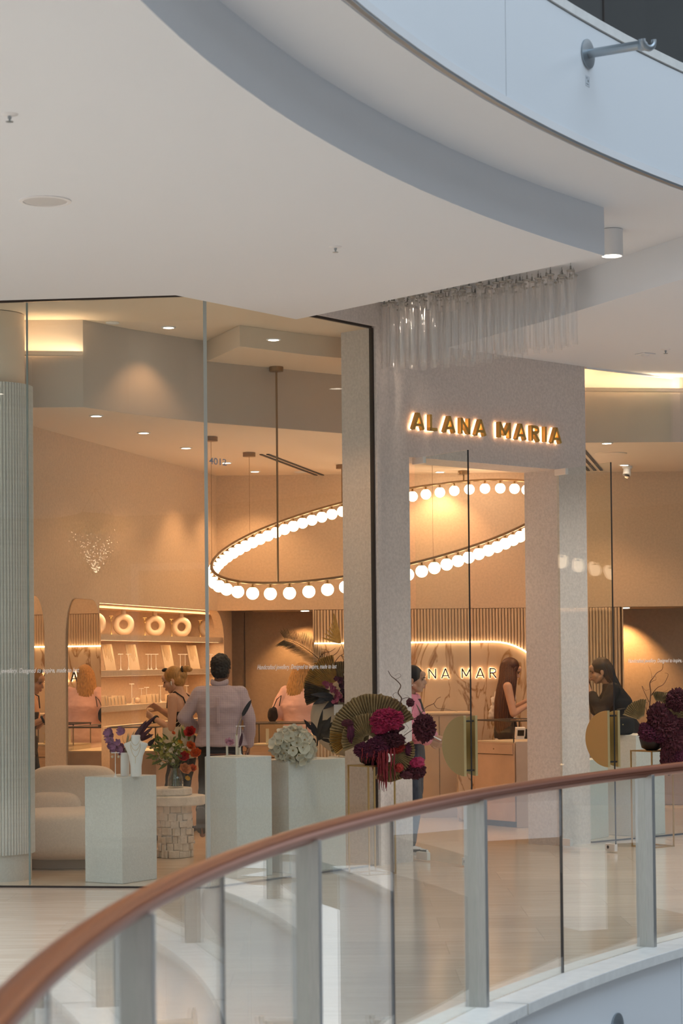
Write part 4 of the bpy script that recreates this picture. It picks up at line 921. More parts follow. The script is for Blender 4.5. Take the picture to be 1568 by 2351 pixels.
for q in ((262, 1728, -12, -48), (284, 1722, -2, -34)):
    branch([(288, 1730), (q[0] + 10, q[1] - 4), (q[0] + q[2] * .5, q[1] + q[3] * .6), (q[0] + q[2], q[1] + q[3])], yv, .0025, t, 'green', 83)
mb = MB(); a = at(340, 1712, yv + .03); b = at(358, 1694, yv - .02); leaf_mb(mb, a, b - a, .09, .035, V(0, -1, 0), 0, .5, .7); mb.build('dark_leaf', M['blackleaf'], t)
# ================================================================ STONE TABLE AND BOUQUET
TC = V(at(402, 1900, 18.9).x, 18.9, 0)
t = thing('side_table', 'round side table of rough stone blocks with a thick slab top', 'table', TC)
rg = random.Random(21); MB().lathe([(.135, 0), (.135, .45)], TC, 28).build('core', M['travertine'], t)
z = 0.0
for row in range(7):
    h = .45 / 7; a = rg.uniform(0, 3)
    while True:
        w = rg.uniform(.26, .72); a1 = min(a + w, 2 * PI + 3.2); ro = .152 + rg.uniform(-.010, .014)
        poly = [(TC.x + .12 * math.cos(x), TC.y + .12 * math.sin(x)) for x in (a1, (a + a1) / 2, a)] + [(TC.x + (ro + rg.uniform(-.006, .006)) * math.cos(x), TC.y + (ro + rg.uniform(-.006, .006)) * math.sin(x)) for x in (a + .012, a + (a1 - a) * .35, a + (a1 - a) * .7, a1 - .012)]
        z0_ = max(.001, row * h + rg.uniform(-.009, .009)); z1_ = min(.449, (row + 1) * h + rg.uniform(-.010, .008))
        if a > PI + .2 or a1 < 2 * PI + .6: MB().prism(poly, z0_, z1_).build('stone', M['travertine'], t, bevel=.007)
        a = a1
        if a >= 2 * PI + 3.0: break
def slab(c, r, z0, z1, nm, seed):
    rg = random.Random(seed); poly = [(c.x + (r + rg.uniform(-.006, .006)) * math.cos(2 * PI * k / 40), c.y + (r + rg.uniform(-.006, .006)) * math.sin(2 * PI * k / 40)) for k in range(40)]
    return MB().prism(poly, z0, z1).build(nm, M['travertine'], t, bevel=.012)
slab(TC, .265, .452, .535, 'slab_top', 1); slab(TC + V(-.06, .02, 0), .205, .536, .60, 'upper_slab', 2)
vb = V(at(404, 1815, 18.9).x, 18.86, .601)
t = thing('flower_arrangement', 'red, orange and lime bouquet in a flared glass vase on the stone table', 'flowers', vb)
MB().lathe([(.068, 0), (.070, .01), (.064, .09), (.044, .15), (.048, .17), (.044, .17), (.040, .15), (.060, .09), (.065, .012)], vb, 28).build('vase', M['vaseglass'], t, True)
MB().lathe([(.061, .014), (.063, .02), (.059, .075)], vb, 24).build('water', glass_mat('vase_water', (.80, .84, .78), .03), t)
rg = random.Random(33)
for i in range(16):
    a = vb + V(rg.uniform(-.035, .035), rg.uniform(-.03, .03), .02); b = vb + V(rg.uniform(-.02, .02), rg.uniform(-.02, .02), .17); c = b + V(rg.uniform(-.13, .13), rg.uniform(-.06, .06), rg.uniform(.06, .2))
    MB().tube([a, b, c], .003, 6).build('stem', M['green'], t)
for px, py, r, m, l in ((437, 1678, .050, 'red', 4), (421, 1735, .046, 'red', 4), (450, 1727, .046, 'orange', 4), (437, 1710, .040, 'orange', 4), (424, 1763, .050, 'peach', 4), (441, 1762, .036, 'orange', 3), (428, 1728, .030, 'yellow', 2), (398, 1682, .016, 'orange', 2), (430, 1786, .022, 'yellow', 2), (413, 1703, .026, 'yellow', 2)):
    c = at(px, py, 18.86 + rg.uniform(-.07, .0)); flower_mb(c - V(0, 0, r * .3), V(rg.uniform(-.3, .5), -.8, .6), r * 1.22, 7, .35, .95, l).build('flower', M[m], t, True)
for i in range(190):
    px = rg.triangular(338, 432, 384); py = rg.triangular(1690, 1758, 1728) + (px - 380) * .05; p = at(px, py, 18.86 + rg.uniform(-.09, .05))
    if i % 3: flower_mb(p, V(rg.uniform(-.6, .6), -1, rg.uniform(-.2, .8)), rg.uniform(.015, .024), 5, .7, .9).build('small_flower', M['lime' if i % 2 else 'cream_f'], t, True)
    else:
        mb = MB(); leaf_mb(mb, p, V(rg.uniform(-1, 1), rg.uniform(-.6, .1), rg.uniform(-.3, .8)), rg.uniform(.04, .08), .020, V(0, -1, .3), .1); mb.build('leaf', M['green'], t)
for pts in ([(404, 1750), (396, 1720), (392, 1690)], [(404, 1750), (380, 1735), (352, 1716)], [(404, 1755), (415, 1720), (420, 1688)], [(404, 1752), (380, 1748), (355, 1740)], [(404, 1752), (385, 1725), (372, 1708)], [(406, 1750), (428, 1715), (437, 1690)], [(406, 1752), (430, 1735), (448, 1730)]): branch(pts, 18.86, .003, t, 'green', 91)
for px, py, dx, dy in ((418, 1690, 2, -22), (432, 1700, 6, -20), (424, 1695, -6, -20), (372, 1745, -18, 8), (385, 1752, -14, 10), (360, 1735, -16, 4), (413, 1700, -2, -26)):
    mb = MB(); a = at(px, py, 18.82); leaf_mb(mb, a, at(px + dx, py + dy, 18.8) - a, .10, .026, V(0, -1, .2), .1); mb.build('leaf', M['lime' if px == 418 else 'green'], t)
# ================================================================ SOFA
def superell(c, a, e1, e2, rz=0.0, nu=48, nv=24):
    mb = MB(); Mx = Matrix.Rotation(rz, 3, 'Z'); sg_ = lambda x, e: math.copysign(abs(x) ** e, x)
    mb.sph((0, 0, 0), 1, nu, nv); vs = []
    for v in mb.v:
        d = v.normalized(); ph = math.asin(max(-1, min(1, d.z))); th = math.atan2(d.y, d.x)
        vs.append(Vector(c) + Mx @ V(a[0] * sg_(math.cos(ph), e1) * sg_(math.cos(th), e2), a[1] * sg_(math.cos(ph), e1) * sg_(math.sin(th), e2), a[2] * sg_(math.sin(ph), e1)))
    mb.v = vs; return mb
SC = V(-2.31, 18.22, 0)
t = thing('sofa', 'rounded cream boucle sofa beside the fluted column', 'sofa', SC)
superell(SC + V(.02, -.02, .275), (.42, .47, .205), .38, .62).build('seat', M['boucle'], t, True)
superell(SC + V(.01, .34, .50), (.38, .155, .315), .42, .55, -.05).build('backrest', M['boucle'], t, True)
superell(SC + V(-.14, .20, .46), (.24, .12, .14), .6, .7, -.05).build('cushion', M['boucle'], t, True)
MB().lathe([(.55, 0), (.55, .085)], (0, 0, 0), 40)
superell(SC + V(.02, .02, .05), (.36, .36, .055), .12, .7).build('plinth_base', mat('sofa_base', (.46, .41, .36), .7), t, True)
# ================================================================ MIRRORS on the left wall
def mirror(label, t0, t1, z0, z1, r):
    pts = [(t0, z0), (t1, z0)] + [(t1 - r + r * math.cos(PI / 2 * k / 10), z1 - r * 1.6 + r * 1.6 * math.sin(PI / 2 * k / 10)) for k in range(11)] + [(t0 + r - r * math.sin(PI / 2 * k / 10), z1 - r * 1.6 + r * 1.6 * math.cos(PI / 2 * k / 10)) for k in range(11)]
    o = MB().plate(pts, (LW0, LU, V(0, 0, 1)), .003, .016).build('arched_mirror', M['mirror']); tag(o, label, 'mirror', 'arched mirrors on the left wall')
    MB().tube([LP(a, b, .012) for a, b in pts], .004, 6, True).build('frame', M['brassdk'], o)
mirror('arched wall mirror reflecting the woman in the pink shirt', -.86, -.015, .42, 2.27, .22)
mirror('arched wall mirror half hidden by the fluted column', -2.25, -1.42, .42, 2.27, .22)
# ================================================================ SHELF NICHE and its jewellery displays
for i, (z, nm) in enumerate(((1.955, 'upper'), (1.612, 'middle'), (1.275, 'lower'))):
    s = MB().pp(LP(.01, z - .055, -.40), LU * 3.93, LN * .39, V(0, 0, .055)).build('shelf', M['plaster'], wl)
    tag(MB().pp(LP(.03, z - .0562, -.06), LU * 3.88, LN * .012, V(0, 0, .002)).build('shelf_light', M['led2']), 'glowing strip under the %s shelf of the niche' % nm, 'light')
    l = area_light('shelf_glow', LP(1.97, z - .064, -.08), 3.8, 7, (1, .58, .29), (0, 0, math.atan2(LU.y, LU.x)), .04)
tag(MB().pp(LP(.03, 2.2475, -.05), LU * 3.5, LN * .010, V(0, 0, .002)).build('niche_light', M['led2']), 'glowing strip along the head of the shelf niche', 'light')
area_light('niche_glow', LP(1.97, 2.235, -.06), 3.6, 10, (1, .58, .29), (0, 0, math.atan2(LU.y, LU.x)), .04)
def lwat(px, z, d=-.2):                                   # point on the left wall line (set back d) seen in image column px
    dr = ray(px, 1500); b = LP(0, 0, d); t = (b.x * dr.y - b.y * dr.x) / (LU.y * dr.x - LU.x * dr.y); return b + LU * t + V(0, 0, z)
RVU = V(.93, .37, 0).normalized(); RVN = V(RVU.y, -RVU.x, 0)
def ring_vase(p, R, label):
    t = thing('ring_vase', label, 'vase', p, 'ring shaped vases on the upper shelf')
    N1, N2 = 36, 14; mb = MB(); vs = []; r = R * .30
    for i in range(N1):
        a = 2 * PI * i / N1; e = RVU * math.cos(a) + V(0, 0, 1) * math.sin(a)
        for k in range(N2):
            b = 2 * PI * k / N2; vs.append(p + V(0, 0, R * 1.0 + .0) + e * (R * .72 + r * math.cos(b)) + RVN * (r * 1.05 * math.sin(b)))
    mb.add(vs, [(i * N2 + k, ((i + 1) % N1) * N2 + k, ((i + 1) % N1) * N2 + (k + 1) % N2, i * N2 + (k + 1) % N2) for i in range(N1) for k in range(N2)])
    mb.build('body', M['ceramic'], t, True)
    MB().lathe([(.026, 0), (.024, .05), (.032, .055), (.032, .085), (.022, .085), (.02, .02)], p + V(0, 0, 1.98 * R), 18).build('neck', M['ceramic'], t, True)
for i, (px, lb) in enumerate(((224, 'ring vase at the near end of the upper shelf, cut by the mirror edge'), (290, 'ring vase second along the upper shelf from the mirror'), (362, 'ring vase in the middle of the upper shelf'), (423, 'ring vase left of the glass corner joint on the upper shelf'), (484, 'ring vase at the far end of the upper shelf, right of the glass joint'))):
    ring_vase(lwat(px - 6, 1.956, -.20), .108, lb)
for px, lb in ((256, 'gold earring stand on the upper shelf nearest the mirror'), (333, 'gold earring stand on the upper shelf second from the mirror'), (394.5, 'gold earring stand on the upper shelf third from the mirror'), (460, 'gold earring stand on the upper shelf at the glass joint')):
    p = lwat(px, 1.956, -.12); t = earstand(p, .185, .04, 'brass', lb, 'gold earring stands on the upper shelf'); MB().tube([p + LU * (.02 * math.cos(a)) + V(0, 0, .15 + .02 * math.sin(a)) for a in [2 * PI * k / 12 for k in range(12)]], .004, 5, True).build('hoop', M['brass'], t)
for k, px in enumerate((258, 313, 393, 452)):
    p = lwat(px - 4, 1.613, -.16); t = thing('necklace_board', 'cream necklace board on the middle shelf, number %s from the mirror' % ('one', 'two', 'three', 'four')[k], 'display board', p, 'necklace boards on the middle shelf')
    MB().pp(p - RVU * .055, RVU * .11, RVN * .012, V(0, 0, .255) - RVN * .06 - RVU * .03).build('board', M['cream'], t, bevel=.003)
    for s in (-.03, -.015, .0, .015, .03):
        q = p + RVU * (s - .028) + V(0, 0, .25) - RVN * .043; MB().tube([q, q + (RVN * .06 + RVU * .03 - V(0, 0, .255)) * (.55 + .12 * math.sin(k + s * 90))], .0016, 5).build('chain', M['brass'], t)
SH2 = 'slim glass earring stands on the middle shelf'
for k, px in enumerate((277, 295, 340, 347, 358, 414, 425, 484)):
    p = lwat(px, 1.613, -.09); earstand(p, .16, .05, 'boardwhite', ('pale earring stand on the middle shelf ' + ('right of the first board', 'in the bright glare left of board two', 'just right of board two', 'second right of board two', 'third right of board two', 'right of board three', 'left of board four', 'behind the man with dark hair')[k]), SH2)
rg = random.Random(2)
for k, px in enumerate((233, 239, 246, 254, 262, 270, 279, 328, 341, 349, 357, 384, 394)):
    p = lwat(px, 1.277, -.08); t = thing('jewellery_wedge', 'small cream jewellery wedge on the lower shelf, %s' % ('nearest the mirror', 'second from the mirror', 'third from the mirror', 'fourth from the mirror', 'fifth from the mirror', 'left edge of the pink glare', 'inside the pink glare', 'left of a close group of three', 'first of the group left of the woman', 'middle of the group left of the woman', 'last of the group left of the woman', 'just before the woman with the hair bun', 'half behind the bun woman')[k], 'display wedge', p, 'jewellery wedges on the lower shelf')
    h = rg.uniform(.075, .095); MB().plate([(0, 0), (.055, 0), (.016, h), (0, h)], (p, LU, V(0, 0, 1)), -.03, .03).build('wedge', M['cream'], t, bevel=.002)
    MB().tube([p + LU * .035 + LN * .031 + V(0, 0, .03), p + LU * .02 + LN * .031 + V(0, 0, h * .8)], .002, 5).build('trinket', M['brass'], t)
for k, (px, h) in enumerate(((302, .20), (324, .15), (336, .16), (368, .17), (428, .16))):
    p = lwat(px, 1.277, -.16); earstand(p, h, .05, 'boardwhite', 'pale display stand on the lower shelf, ' + ('tall one in the pink glare', 'left of the wedge group', 'behind the wedge group', 'between the wedges and the woman', 'behind the bare shoulder of the woman')[k], 'display stands on the lower shelf')
p = lwat(303, 1.277, -.1); o = MB().pp(p - LU * .02, LU * .045, LN * .02, V(0, 0, .06)).build('ring_box', M['cream'], bevel=.003); tag(o, 'small cream box standing on the lower shelf in the pink glare', 'box')
p = lwat(315, 1.277, -.12); o = MB().sph(p + V(0, 0, .03), (.03, .03, .03), 16, 10).build('domed_box', M['plaster'], None, True); tag(o, 'rounded beige pot on the lower shelf of the niche', 'pot')
# ================================================================ GLASS COUNTERS
def counter(label, a, b, depth, side, h_body, h_glass, m_body, drawers=0, name='display_counter'):
    u = (b - a).normalized(); L_ = (b - a).length; n = V(u.y, -u.x, 0) * side
    t = thing(name, label, 'display counter', (a + b) / 2 - n * depth / 2)
    MB().pp(a + V(0, 0, .06), u * L_, -n * depth, V(0, 0, h_body - .06)).build('body', M[m_body], t, bevel=.004)
    MB().pp(a - n * .04, u * L_, -n * (depth - .08), V(0, 0, .06)).build('kick', M['dark'], t)
    z0, z1 = h_body, h_glass
    for p in (a, b, a - n * depth, b - n * depth):
        q = p + (u * .004 if (p - a).dot(u) < L_ / 2 else -u * .012) - n * (.004 if (p - a).dot(-n) < depth / 2 else -.004)
        MB().box(q + V(0, 0, (z0 + z1) / 2), (.009, .009, z1 - z0), math.atan2(u.y, u.x)).build('corner_post', M['dark'], t)
    for p, d in ((a, u * L_), (a - n * depth, u * L_), (a, -n * depth), (b, -n * depth)):
        MB().tube([p + V(0, 0, z1), p + d + V(0, 0, z1)], .0075, 4).build('top_frame', M['dark'], t)
    MB().pp(a + V(0, 0, z0 + .002), u * L_, n * .005, V(0, 0, z1 - z0 - .004)).build('front_glass', M['glass2'], t)
    MB().pp(a + V(0, 0, z1 - .004), u * L_, -n * depth, V(0, 0, .006)).build('top_glass', M['glass2'], t)
    MB().pp(a + V(0, 0, z0), u * L_, -n * depth, V(0, 0, .012)).build('display_floor', M['cream'], t)
    for k in range(drawers):
        w = L_ / drawers; q = a + u * (w * k + .02) + n * .002 + V(0, 0, h_body - .115)
        dr = MB().pp(q, u * (w - .04), n * .008, V(0, 0, .095)).build('drawer', M[m_body], t, bevel=.002)
        MB().pp(q - V(0, 0, .006), u * (w - .04), n * .003, V(0, 0, .005)).build('drawer_gap', M['dark'], dr)
        MB().lathe([(.007, 0), (.007, .004), (.004, .006)], q + u * ((w - .04) / 2) + n * .008 + V(0, 0, .05), 12, Matrix([[u.x, 0, n.x], [u.y, 0, n.y], [0, 1, 0]])).build('lock', M['brassdk'], dr)
    return t, u, n
ca_, cb2 = LP(.25, 0, .46), LP(3.3, 0, .46)
tC1, u_, n_ = counter('long glass topped counter along the shelf niche', ca_, cb2, .46, 1, .84, 1.075, 'stonepink', 4)
MB().pp(LP(.2, 1.055, .0) , LU * 3.6, -LN * .05, V(0, 0, .03)).build('back_ledge', M['plaster'], tC1)
# counter under the pink shirted woman
a_, b_ = V(-.93, 22.3, 0), V(-.42, 22.15, 0)
counter('small glass topped timber counter in front of the woman in pink', V(-.945, 21.80, 0), V(-.35, 21.68, 0), .45, 1, .845, 1.065, 'timber', 1)
for i, (x, y) in enumerate(((-.64, 21.95), (-.50, 21.92))):
    p = V(x, y, .857); earstand(p, .11, .05, 'brass', 'gold stand inside the small glass counter, ' + ('left one', 'right one')[i])
o = MB().box(V(-.76, 21.98, .92), (.03, .03, .15)).build('candle_display', M['cream_f']); o.location.z = .857; tag(o, 'pale upright block inside the small glass counter', 'block')
# back counter with the long haired woman behind it
tC3, u_, n_ = counter('stone cash counter with a glass top case behind the doorway', PZ(1092, 1893), PZ(1182, 1900) + V(.0, -.05, 0), .60, 1, .845, 1.065, 'stonepink', 1)
P_ = PZ(1182, 1900) + V(.0, -.05, 0) + u_ * .02
o = MB().pp(P_, V(.9, .28, 0), -n_ * .6, V(0, 0, .86)).build('stone_counter', mat('grey_beige_stone', (.46, .36, .29), .4, var=.08, vscale=5), bevel=.005); tag(o, 'grey beige stone counter block at the right of the doorway', 'counter')
for i, (x, y, w, d, h, m) in enumerate(((1.73, 22.45, .06, .10, .10, 'boardwhite'), (1.80, 22.50, .035, .04, .06, 'black'))):
    pass
def small(name, label, cat, px, py, Y, dims, m, lean=0, z=None):
    p = at(px, py, Y); p.z = z if z is not None else p.z
    o = MB().box((0, 0, dims[2] / 2), dims).build(name, M[m], None, bevel=.002, org=(0, 0, 0)); o.location = p; o.rotation_euler = (lean, 0, .2); tag(o, label, cat); return o
o = small('card_terminal', 'white card reader with a dark screen on the stone counter', 'card reader', 1193, 1687, 22.55, (.10, .05, .12), 'boardwhite', .25, .861); MB().box(V(1, 0, 0) * 0 + V(0, -.027, .07), (.07, .006, .06)).build('screen', M['black'], None, org=(0, 0, 0)).parent = o
small('pen_holder', 'small black holder at the right end of the stone counter', 'holder', 1206, 1689, 22.55, (.03, .04, .10), 'black', 0, .861)
small('payment_puck', 'tiny black puck beside the card reader', 'device', 1180, 1692, 22.6, (.035, .035, .03), 'black', 0, .858)
# back cabinets against the marble
o = MB().pp((.35, 23.35, 0), (1.02, 0, 0), (0, .55, 0), (0, 0, 1.10)).build('back_cabinet', mat('back_cabinet_stone', (.50, .38, .28), .5, var=.06, vscale=4), bevel=.004); tag(o, 'beige cabinet block against the marble under the wall sign', 'cabinet')
MB().pp((.33, 23.33, 1.10), (1.06, 0, 0), (0, .58, 0), (0, 0, .02)).build('worktop', M['cream'], o)
for x in (.69, 1.03): MB().pp((x, 23.345, .1), (.004, 0, 0), (0, .006, 0), (0, 0, .98)).build('door_gap', M['dark'], o)
o = MB().pp((1.20, 22.75, 0), (.18, 0, 0), (0, .3, 0), (0, 0, .80)).build('marble_pedestal', M['marble'], bevel=.004); tag(o, 'low cream marble pedestal left of the cash counter', 'pedestal')
# fluted curved island behind the wide plinth
IC = V(-.14, 20.9, 0); t = thing('fluted_island', 'curved fluted island with a strip light glowing under its body', 'counter', IC)
MB().lathe([(.26, 0), (.26, .60)], IC, 32).build('base', M['marble'], t, True); MB().lathe([(.31, .63), (.31, .985), (.29, .99)], IC, 40).build('body', M['fluted'], t, True)
MB().tube([IC + V(.305 * math.cos(a), .305 * math.sin(a), .617) for a in [2 * PI * k / 40 for k in range(40)]], .006, 6, True).build('strip_light', M['led'], t)
me = MB().tube([(0, 0, 0), (0, 0, .35)], .012, 8).mesh('slat', True); me.materials.append(M['fluted'])
for k in range(64):
    a = 2 * PI * k / 64; o = bpy.data.objects.new('slat', me); COL.objects.link(o); o.parent = t; o.location = (.312 * math.cos(a), .312 * math.sin(a), .632)
# dome camera
q = PZ(1440, 1070, 3.74); t = thing('security_camera', 'white dome security camera on the ceiling behind the right glass', 'camera', q)
MB().lathe([(.055, 0), (.055, -.02), (.045, -.03)], q, 20).build('base', M['white'], t, True)
MB().tube([q + V(.0, 0, -.02), q + V(-.01, -.03, -.10)], [.038, .045], 16).build('housing', M['white'], t, True); MB().lathe([(.03, 0), (.028, .004)], q + V(-.012, -.05, -.115), 16, Matrix.Rotation(1.1, 3, 'X')).build('lens', M['black'], t)
# linear slot diffusers
for k, (a, b, n) in enumerate((((618, 1043), (752, 1094), 2), ((1340, 1028), (1384, 1080), 3))):
    A, B = PZ(*a, 3.735), PZ(*b, 3.735); B = A + (B - A) * min(1, 3.9 / max(.1, (B - A).length)); u = (B - A).normalized(); nn = V(-u.y, u.x, 0)
    t = thing('slot_diffuser', ('pair of black linear air slots in the ceiling beside the pendant rod', 'three black linear air slots beside the right portal pier')[k], 'air vent', (A + B) / 2, None)
    for i in range(n): MB().pp(A + nn * (.07 * i) - V(0, 0, .004), B - A, nn * .03, V(0, 0, .008)).build('slot', M['dark'], t)
for px, py, zc, lb, r in ((258, 740, 4.445, 'white smoke detector on the ceiling above the left window', .055), (1403, 1041, 3.74, 'flush pale speaker disc behind the right glass', .16), (690, 1083, 3.74, 'small vent disc near the back wall', .07)):
    q = PZ(px, py, zc); t = thing('ceiling_disc', lb, 'ceiling fitting', q); MB().lathe([(r, 0), (r, -.008), (r * .8, -.012)], q, 24).build('cover', M['white'] if r < .1 else M['ceil'], t, True)
# ================================================================ PEOPLE
TMP = bpy.data.scenes.new('scratch')
M['skin'] = mat('skin_light', (.60, .36, .25), .55, sss=.0, var=.04, vscale=20)
M['skin2'] = mat('skin_tan', (.46, .26, .17), .55, var=.04, vscale=20)
M['skin3'] = mat('skin_brown', (.22, .11, .07), .5, var=.05, vscale=20)
M['hairblack'] = mat('hair_black', (.005, .004, .0035), .65, var=.4, vscale=30)
M['hairbrown'] = mat('hair_brown', (.085, .030, .014), .4, var=.45, vscale=16, stretch=(9, 9, .5))
M['hairdark'] = mat('hair_dark', (.022, .015, .012), .42, var=.4, vscale=16, stretch=(9, 9, .5))
M['hairblond'] = mat('hair_blond', (.42, .22, .065), .45, var=.4, vscale=16, stretch=(9, 9, .5))
M['pinkshirt'] = mat('pink_linen', (.74, .47, .44), .85, var=.08, vscale=7, bump=.5, bscale=14)
M['pinkjacket'] = mat('pink_jacket', (.62, .22, .28), .85, var=.06, vscale=9, bump=.3, bscale=16)
M['checkshirt'] = check_mat('lavender_check', (.47, .42, .50), (.33, .28, .38), 62)
M['blackcloth'] = mat('black_cloth', (.014, .012, .013), .8, var=.3, vscale=9, bump=.3, bscale=14)
M['denim'] = mat('dark_denim', (.035, .043, .06), .85, var=.3, vscale=20, bump=.2, bscale=60)
M['whitecloth'] = mat('white_cloth', (.74, .70, .66), .85, bump=.4, bscale=18)
M['canvas'] = mat('canvas', (.60, .56, .45), .9, bump=.2, bscale=120)
M['lip'] = mat('lips', (.42, .14, .12), .5)
M['eyedark'] = mat('eye_dark', (.03, .018, .012), .25)
M['rubber'] = mat('shoe_rubber', (.70, .69, .66), .6)
def cap(mb, p0, r0, p1, r1, n=14):
    p0, p1 = Vector(p0), Vector(p1)
    mb.tube([p0, p1], [r0, r1], n); mb.sph(p0, r0, n, 8); mb.sph(p1, r1, n, 8); return mb
def loft(mb, secs, n=28, waves=0, wamp=0.0):             # secs: (centre, half width vec, half depth vec)
    vs = []
    for c, a, b in secs:
        for k in range(n):
            t = 2 * PI * k / n; w = 1 + wamp * math.cos(waves * t) if waves else 1
            vs.append(Vector(c) + Vector(a) * (math.cos(t) * w) + Vector(b) * (math.sin(t) * w))
    m = len(secs)
    fs = [tuple(range(n - 1, -1, -1)), tuple((m - 1) * n + k for k in range(n))] + [(i * n + k, i * n + (k + 1) % n, (i + 1) * n + (k + 1) % n, (i + 1) * n + k) for i in range(m - 1) for k in range(n)]
    return mb.add(vs, fs)
def ruffle(me, fn):
    n = len(me.vertices); co = [0.0] * (3 * n); no = [0.0] * (3 * n)
    me.vertices.foreach_get('co', co); me.vertex_normals.foreach_get('vector', no)
    for i in range(n):
        j = 3 * i; k = fn(Vector(co[j:j + 3]))
        co[j] += no[j] * k; co[j + 1] += no[j + 1] * k; co[j + 2] += no[j + 2] * k
    me.vertices.foreach_set('co', co); me.update()
def fused(mb, name, m, parent, vox=.006, smooth=4, wr=0.0, wsc=9.0):
    me = mb.mesh('tmp'); o = bpy.data.objects.new('tmp', me); TMP.collection.objects.link(o)
    r = o.modifiers.new('r', 'REMESH'); r.mode = 'VOXEL'; r.voxel_size = vox; r.adaptivity = 0
    s = o.modifiers.new('s', 'SMOOTH'); s.factor = .5; s.iterations = smooth
    out = evaluated(o, TMP); bpy.data.objects.remove(o); bpy.data.meshes.remove(me)
    if wr: ruffle(out, lambda q: wr * (mnoise.noise(Vector((q.x * wsc, q.y * wsc, q.z * wsc * 1.6))) + .5 * abs(mnoise.noise(Vector((q.x * wsc * 2.3 + 5, q.y * wsc * 2.3, q.z * wsc * 3.2))))))
    out.name = name; out.materials.clear(); out.materials.append(m); out.polygons.foreach_set('use_smooth', [True] * len(out.polygons))
    ob = bpy.data.objects.new(name, out); COL.objects.link(ob); ob.parent = parent; return ob
def hand(mb, w, d, nrm, side, curl=.5, s=1.0):
    d = d.normalized(); nrm = (nrm - d * nrm.dot(d)).normalized(); sd = d.cross(nrm) * side
    loft(mb, [(w - d * .01, sd * .026 * s, nrm * .018 * s), (w + d * .03 * s, sd * .036 * s, nrm * .016 * s), (w + d * .085 * s, sd * .040 * s, nrm * .0125 * s)], 14)
    for off, L_, sp in ((.0325, .066, .05), (.0108, .074, .0), (-.011, .069, -.05), (-.032, .054, -.11)):
        p = w + d * .08 * s + sd * off * s; dd = (d + sd * sp).normalized(); c = curl * .5
        for k, f in enumerate((.45, .31, .24)):
            dd = (dd * math.cos(c) + nrm * math.sin(c)).normalized(); q = p + dd * L_ * f * s; cap(mb, p, (.0078 - .0007 * k) * s, q, (.0074 - .0008 * k) * s, 8); p = q; c = curl
    p = w + d * .022 * s + sd * .026 * s; dd = (d * .62 + sd * .72 + nrm * .25).normalized(); 
    for k, L_ in enumerate((.040, .032, .024)):
        q = p + dd * L_ * s; cap(mb, p, (.0115 - .0015 * k) * s, q, (.010 - .0014 * k) * s, 8); p = q; dd = (dd + d * .45 + nrm * .25 * curl).normalized()
def head(mb, hc, R, nb, s=1.0):
    X = lambda x, y, z: hc + R @ (V(x, y, z) * s)
    E = lambda c, r: mb.sph(X(*c), tuple(q * s for q in r), 20, 14, R)
    E((0, -.014, .036), (.074, .092, .082)); E((0, .028, -.035), (.057, .060, .074)); E((0, .054, -.088), (.027, .025, .022))
    for x in (-1, 1):
        E((x * .036, .050, -.032), (.026, .026, .030)); cap(mb, X(x * .054, .0, -.050), .021 * s, X(x * .020, .056, -.090), .018 * s); E((x * .075, -.012, -.012), (.010, .018, .029))
    cap(mb, X(0, .083, .012), .009 * s, X(0, .104, -.026), .0125 * s); E((0, .090, -.031), (.019, .012, .009)); E((0, .089, -.054), (.022, .011, .006)); E((0, .086, -.066), (.019, .012, .0075)); E((0, .074, .024), (.048, .019, .012)); E((0, .072, .050), (.052, .03, .03))
    cap(mb, nb, .056 * s, X(0, -.022, -.06), .050 * s)
def face(t, hc, R, brow, s=1.0, lips=True):
    X = lambda x, y, z: hc + R @ (V(x, y, z) * s); w = origin(t)
    for x in (-1, 1):
        MB().sph(X(x * .031, .0805, .004), (.0125 * s, .006 * s, .0055 * s), 12, 8, R).build('eye', M['eyedark'], t, True)
        MB().tube([X(x * .014, .094, .020), X(x * .031, .0945, .0245), X(x * .048, .082, .019)], .0032 * s, 6).build('eyebrow', M[brow], t, True)
    if lips:
        mb = MB(); mb.sph(X(0, .0955, -.055), (.0195 * s, .0062 * s, .0042 * s), 14, 8, R); o = mb.build('upper_lip', M['lip'], t, True)
        MB().sph(X(0, .0935, -.0655), (.0165 * s, .0065 * s, .0052 * s), 14, 8, R).build('lower_lip', M['lip'], t, True)
def rotm(yaw, pitch=0, roll=0): return Matrix.Rotation(yaw, 3, 'Z') @ Matrix.Rotation(pitch, 3, 'X') @ Matrix.Rotation(roll, 3, 'Y')
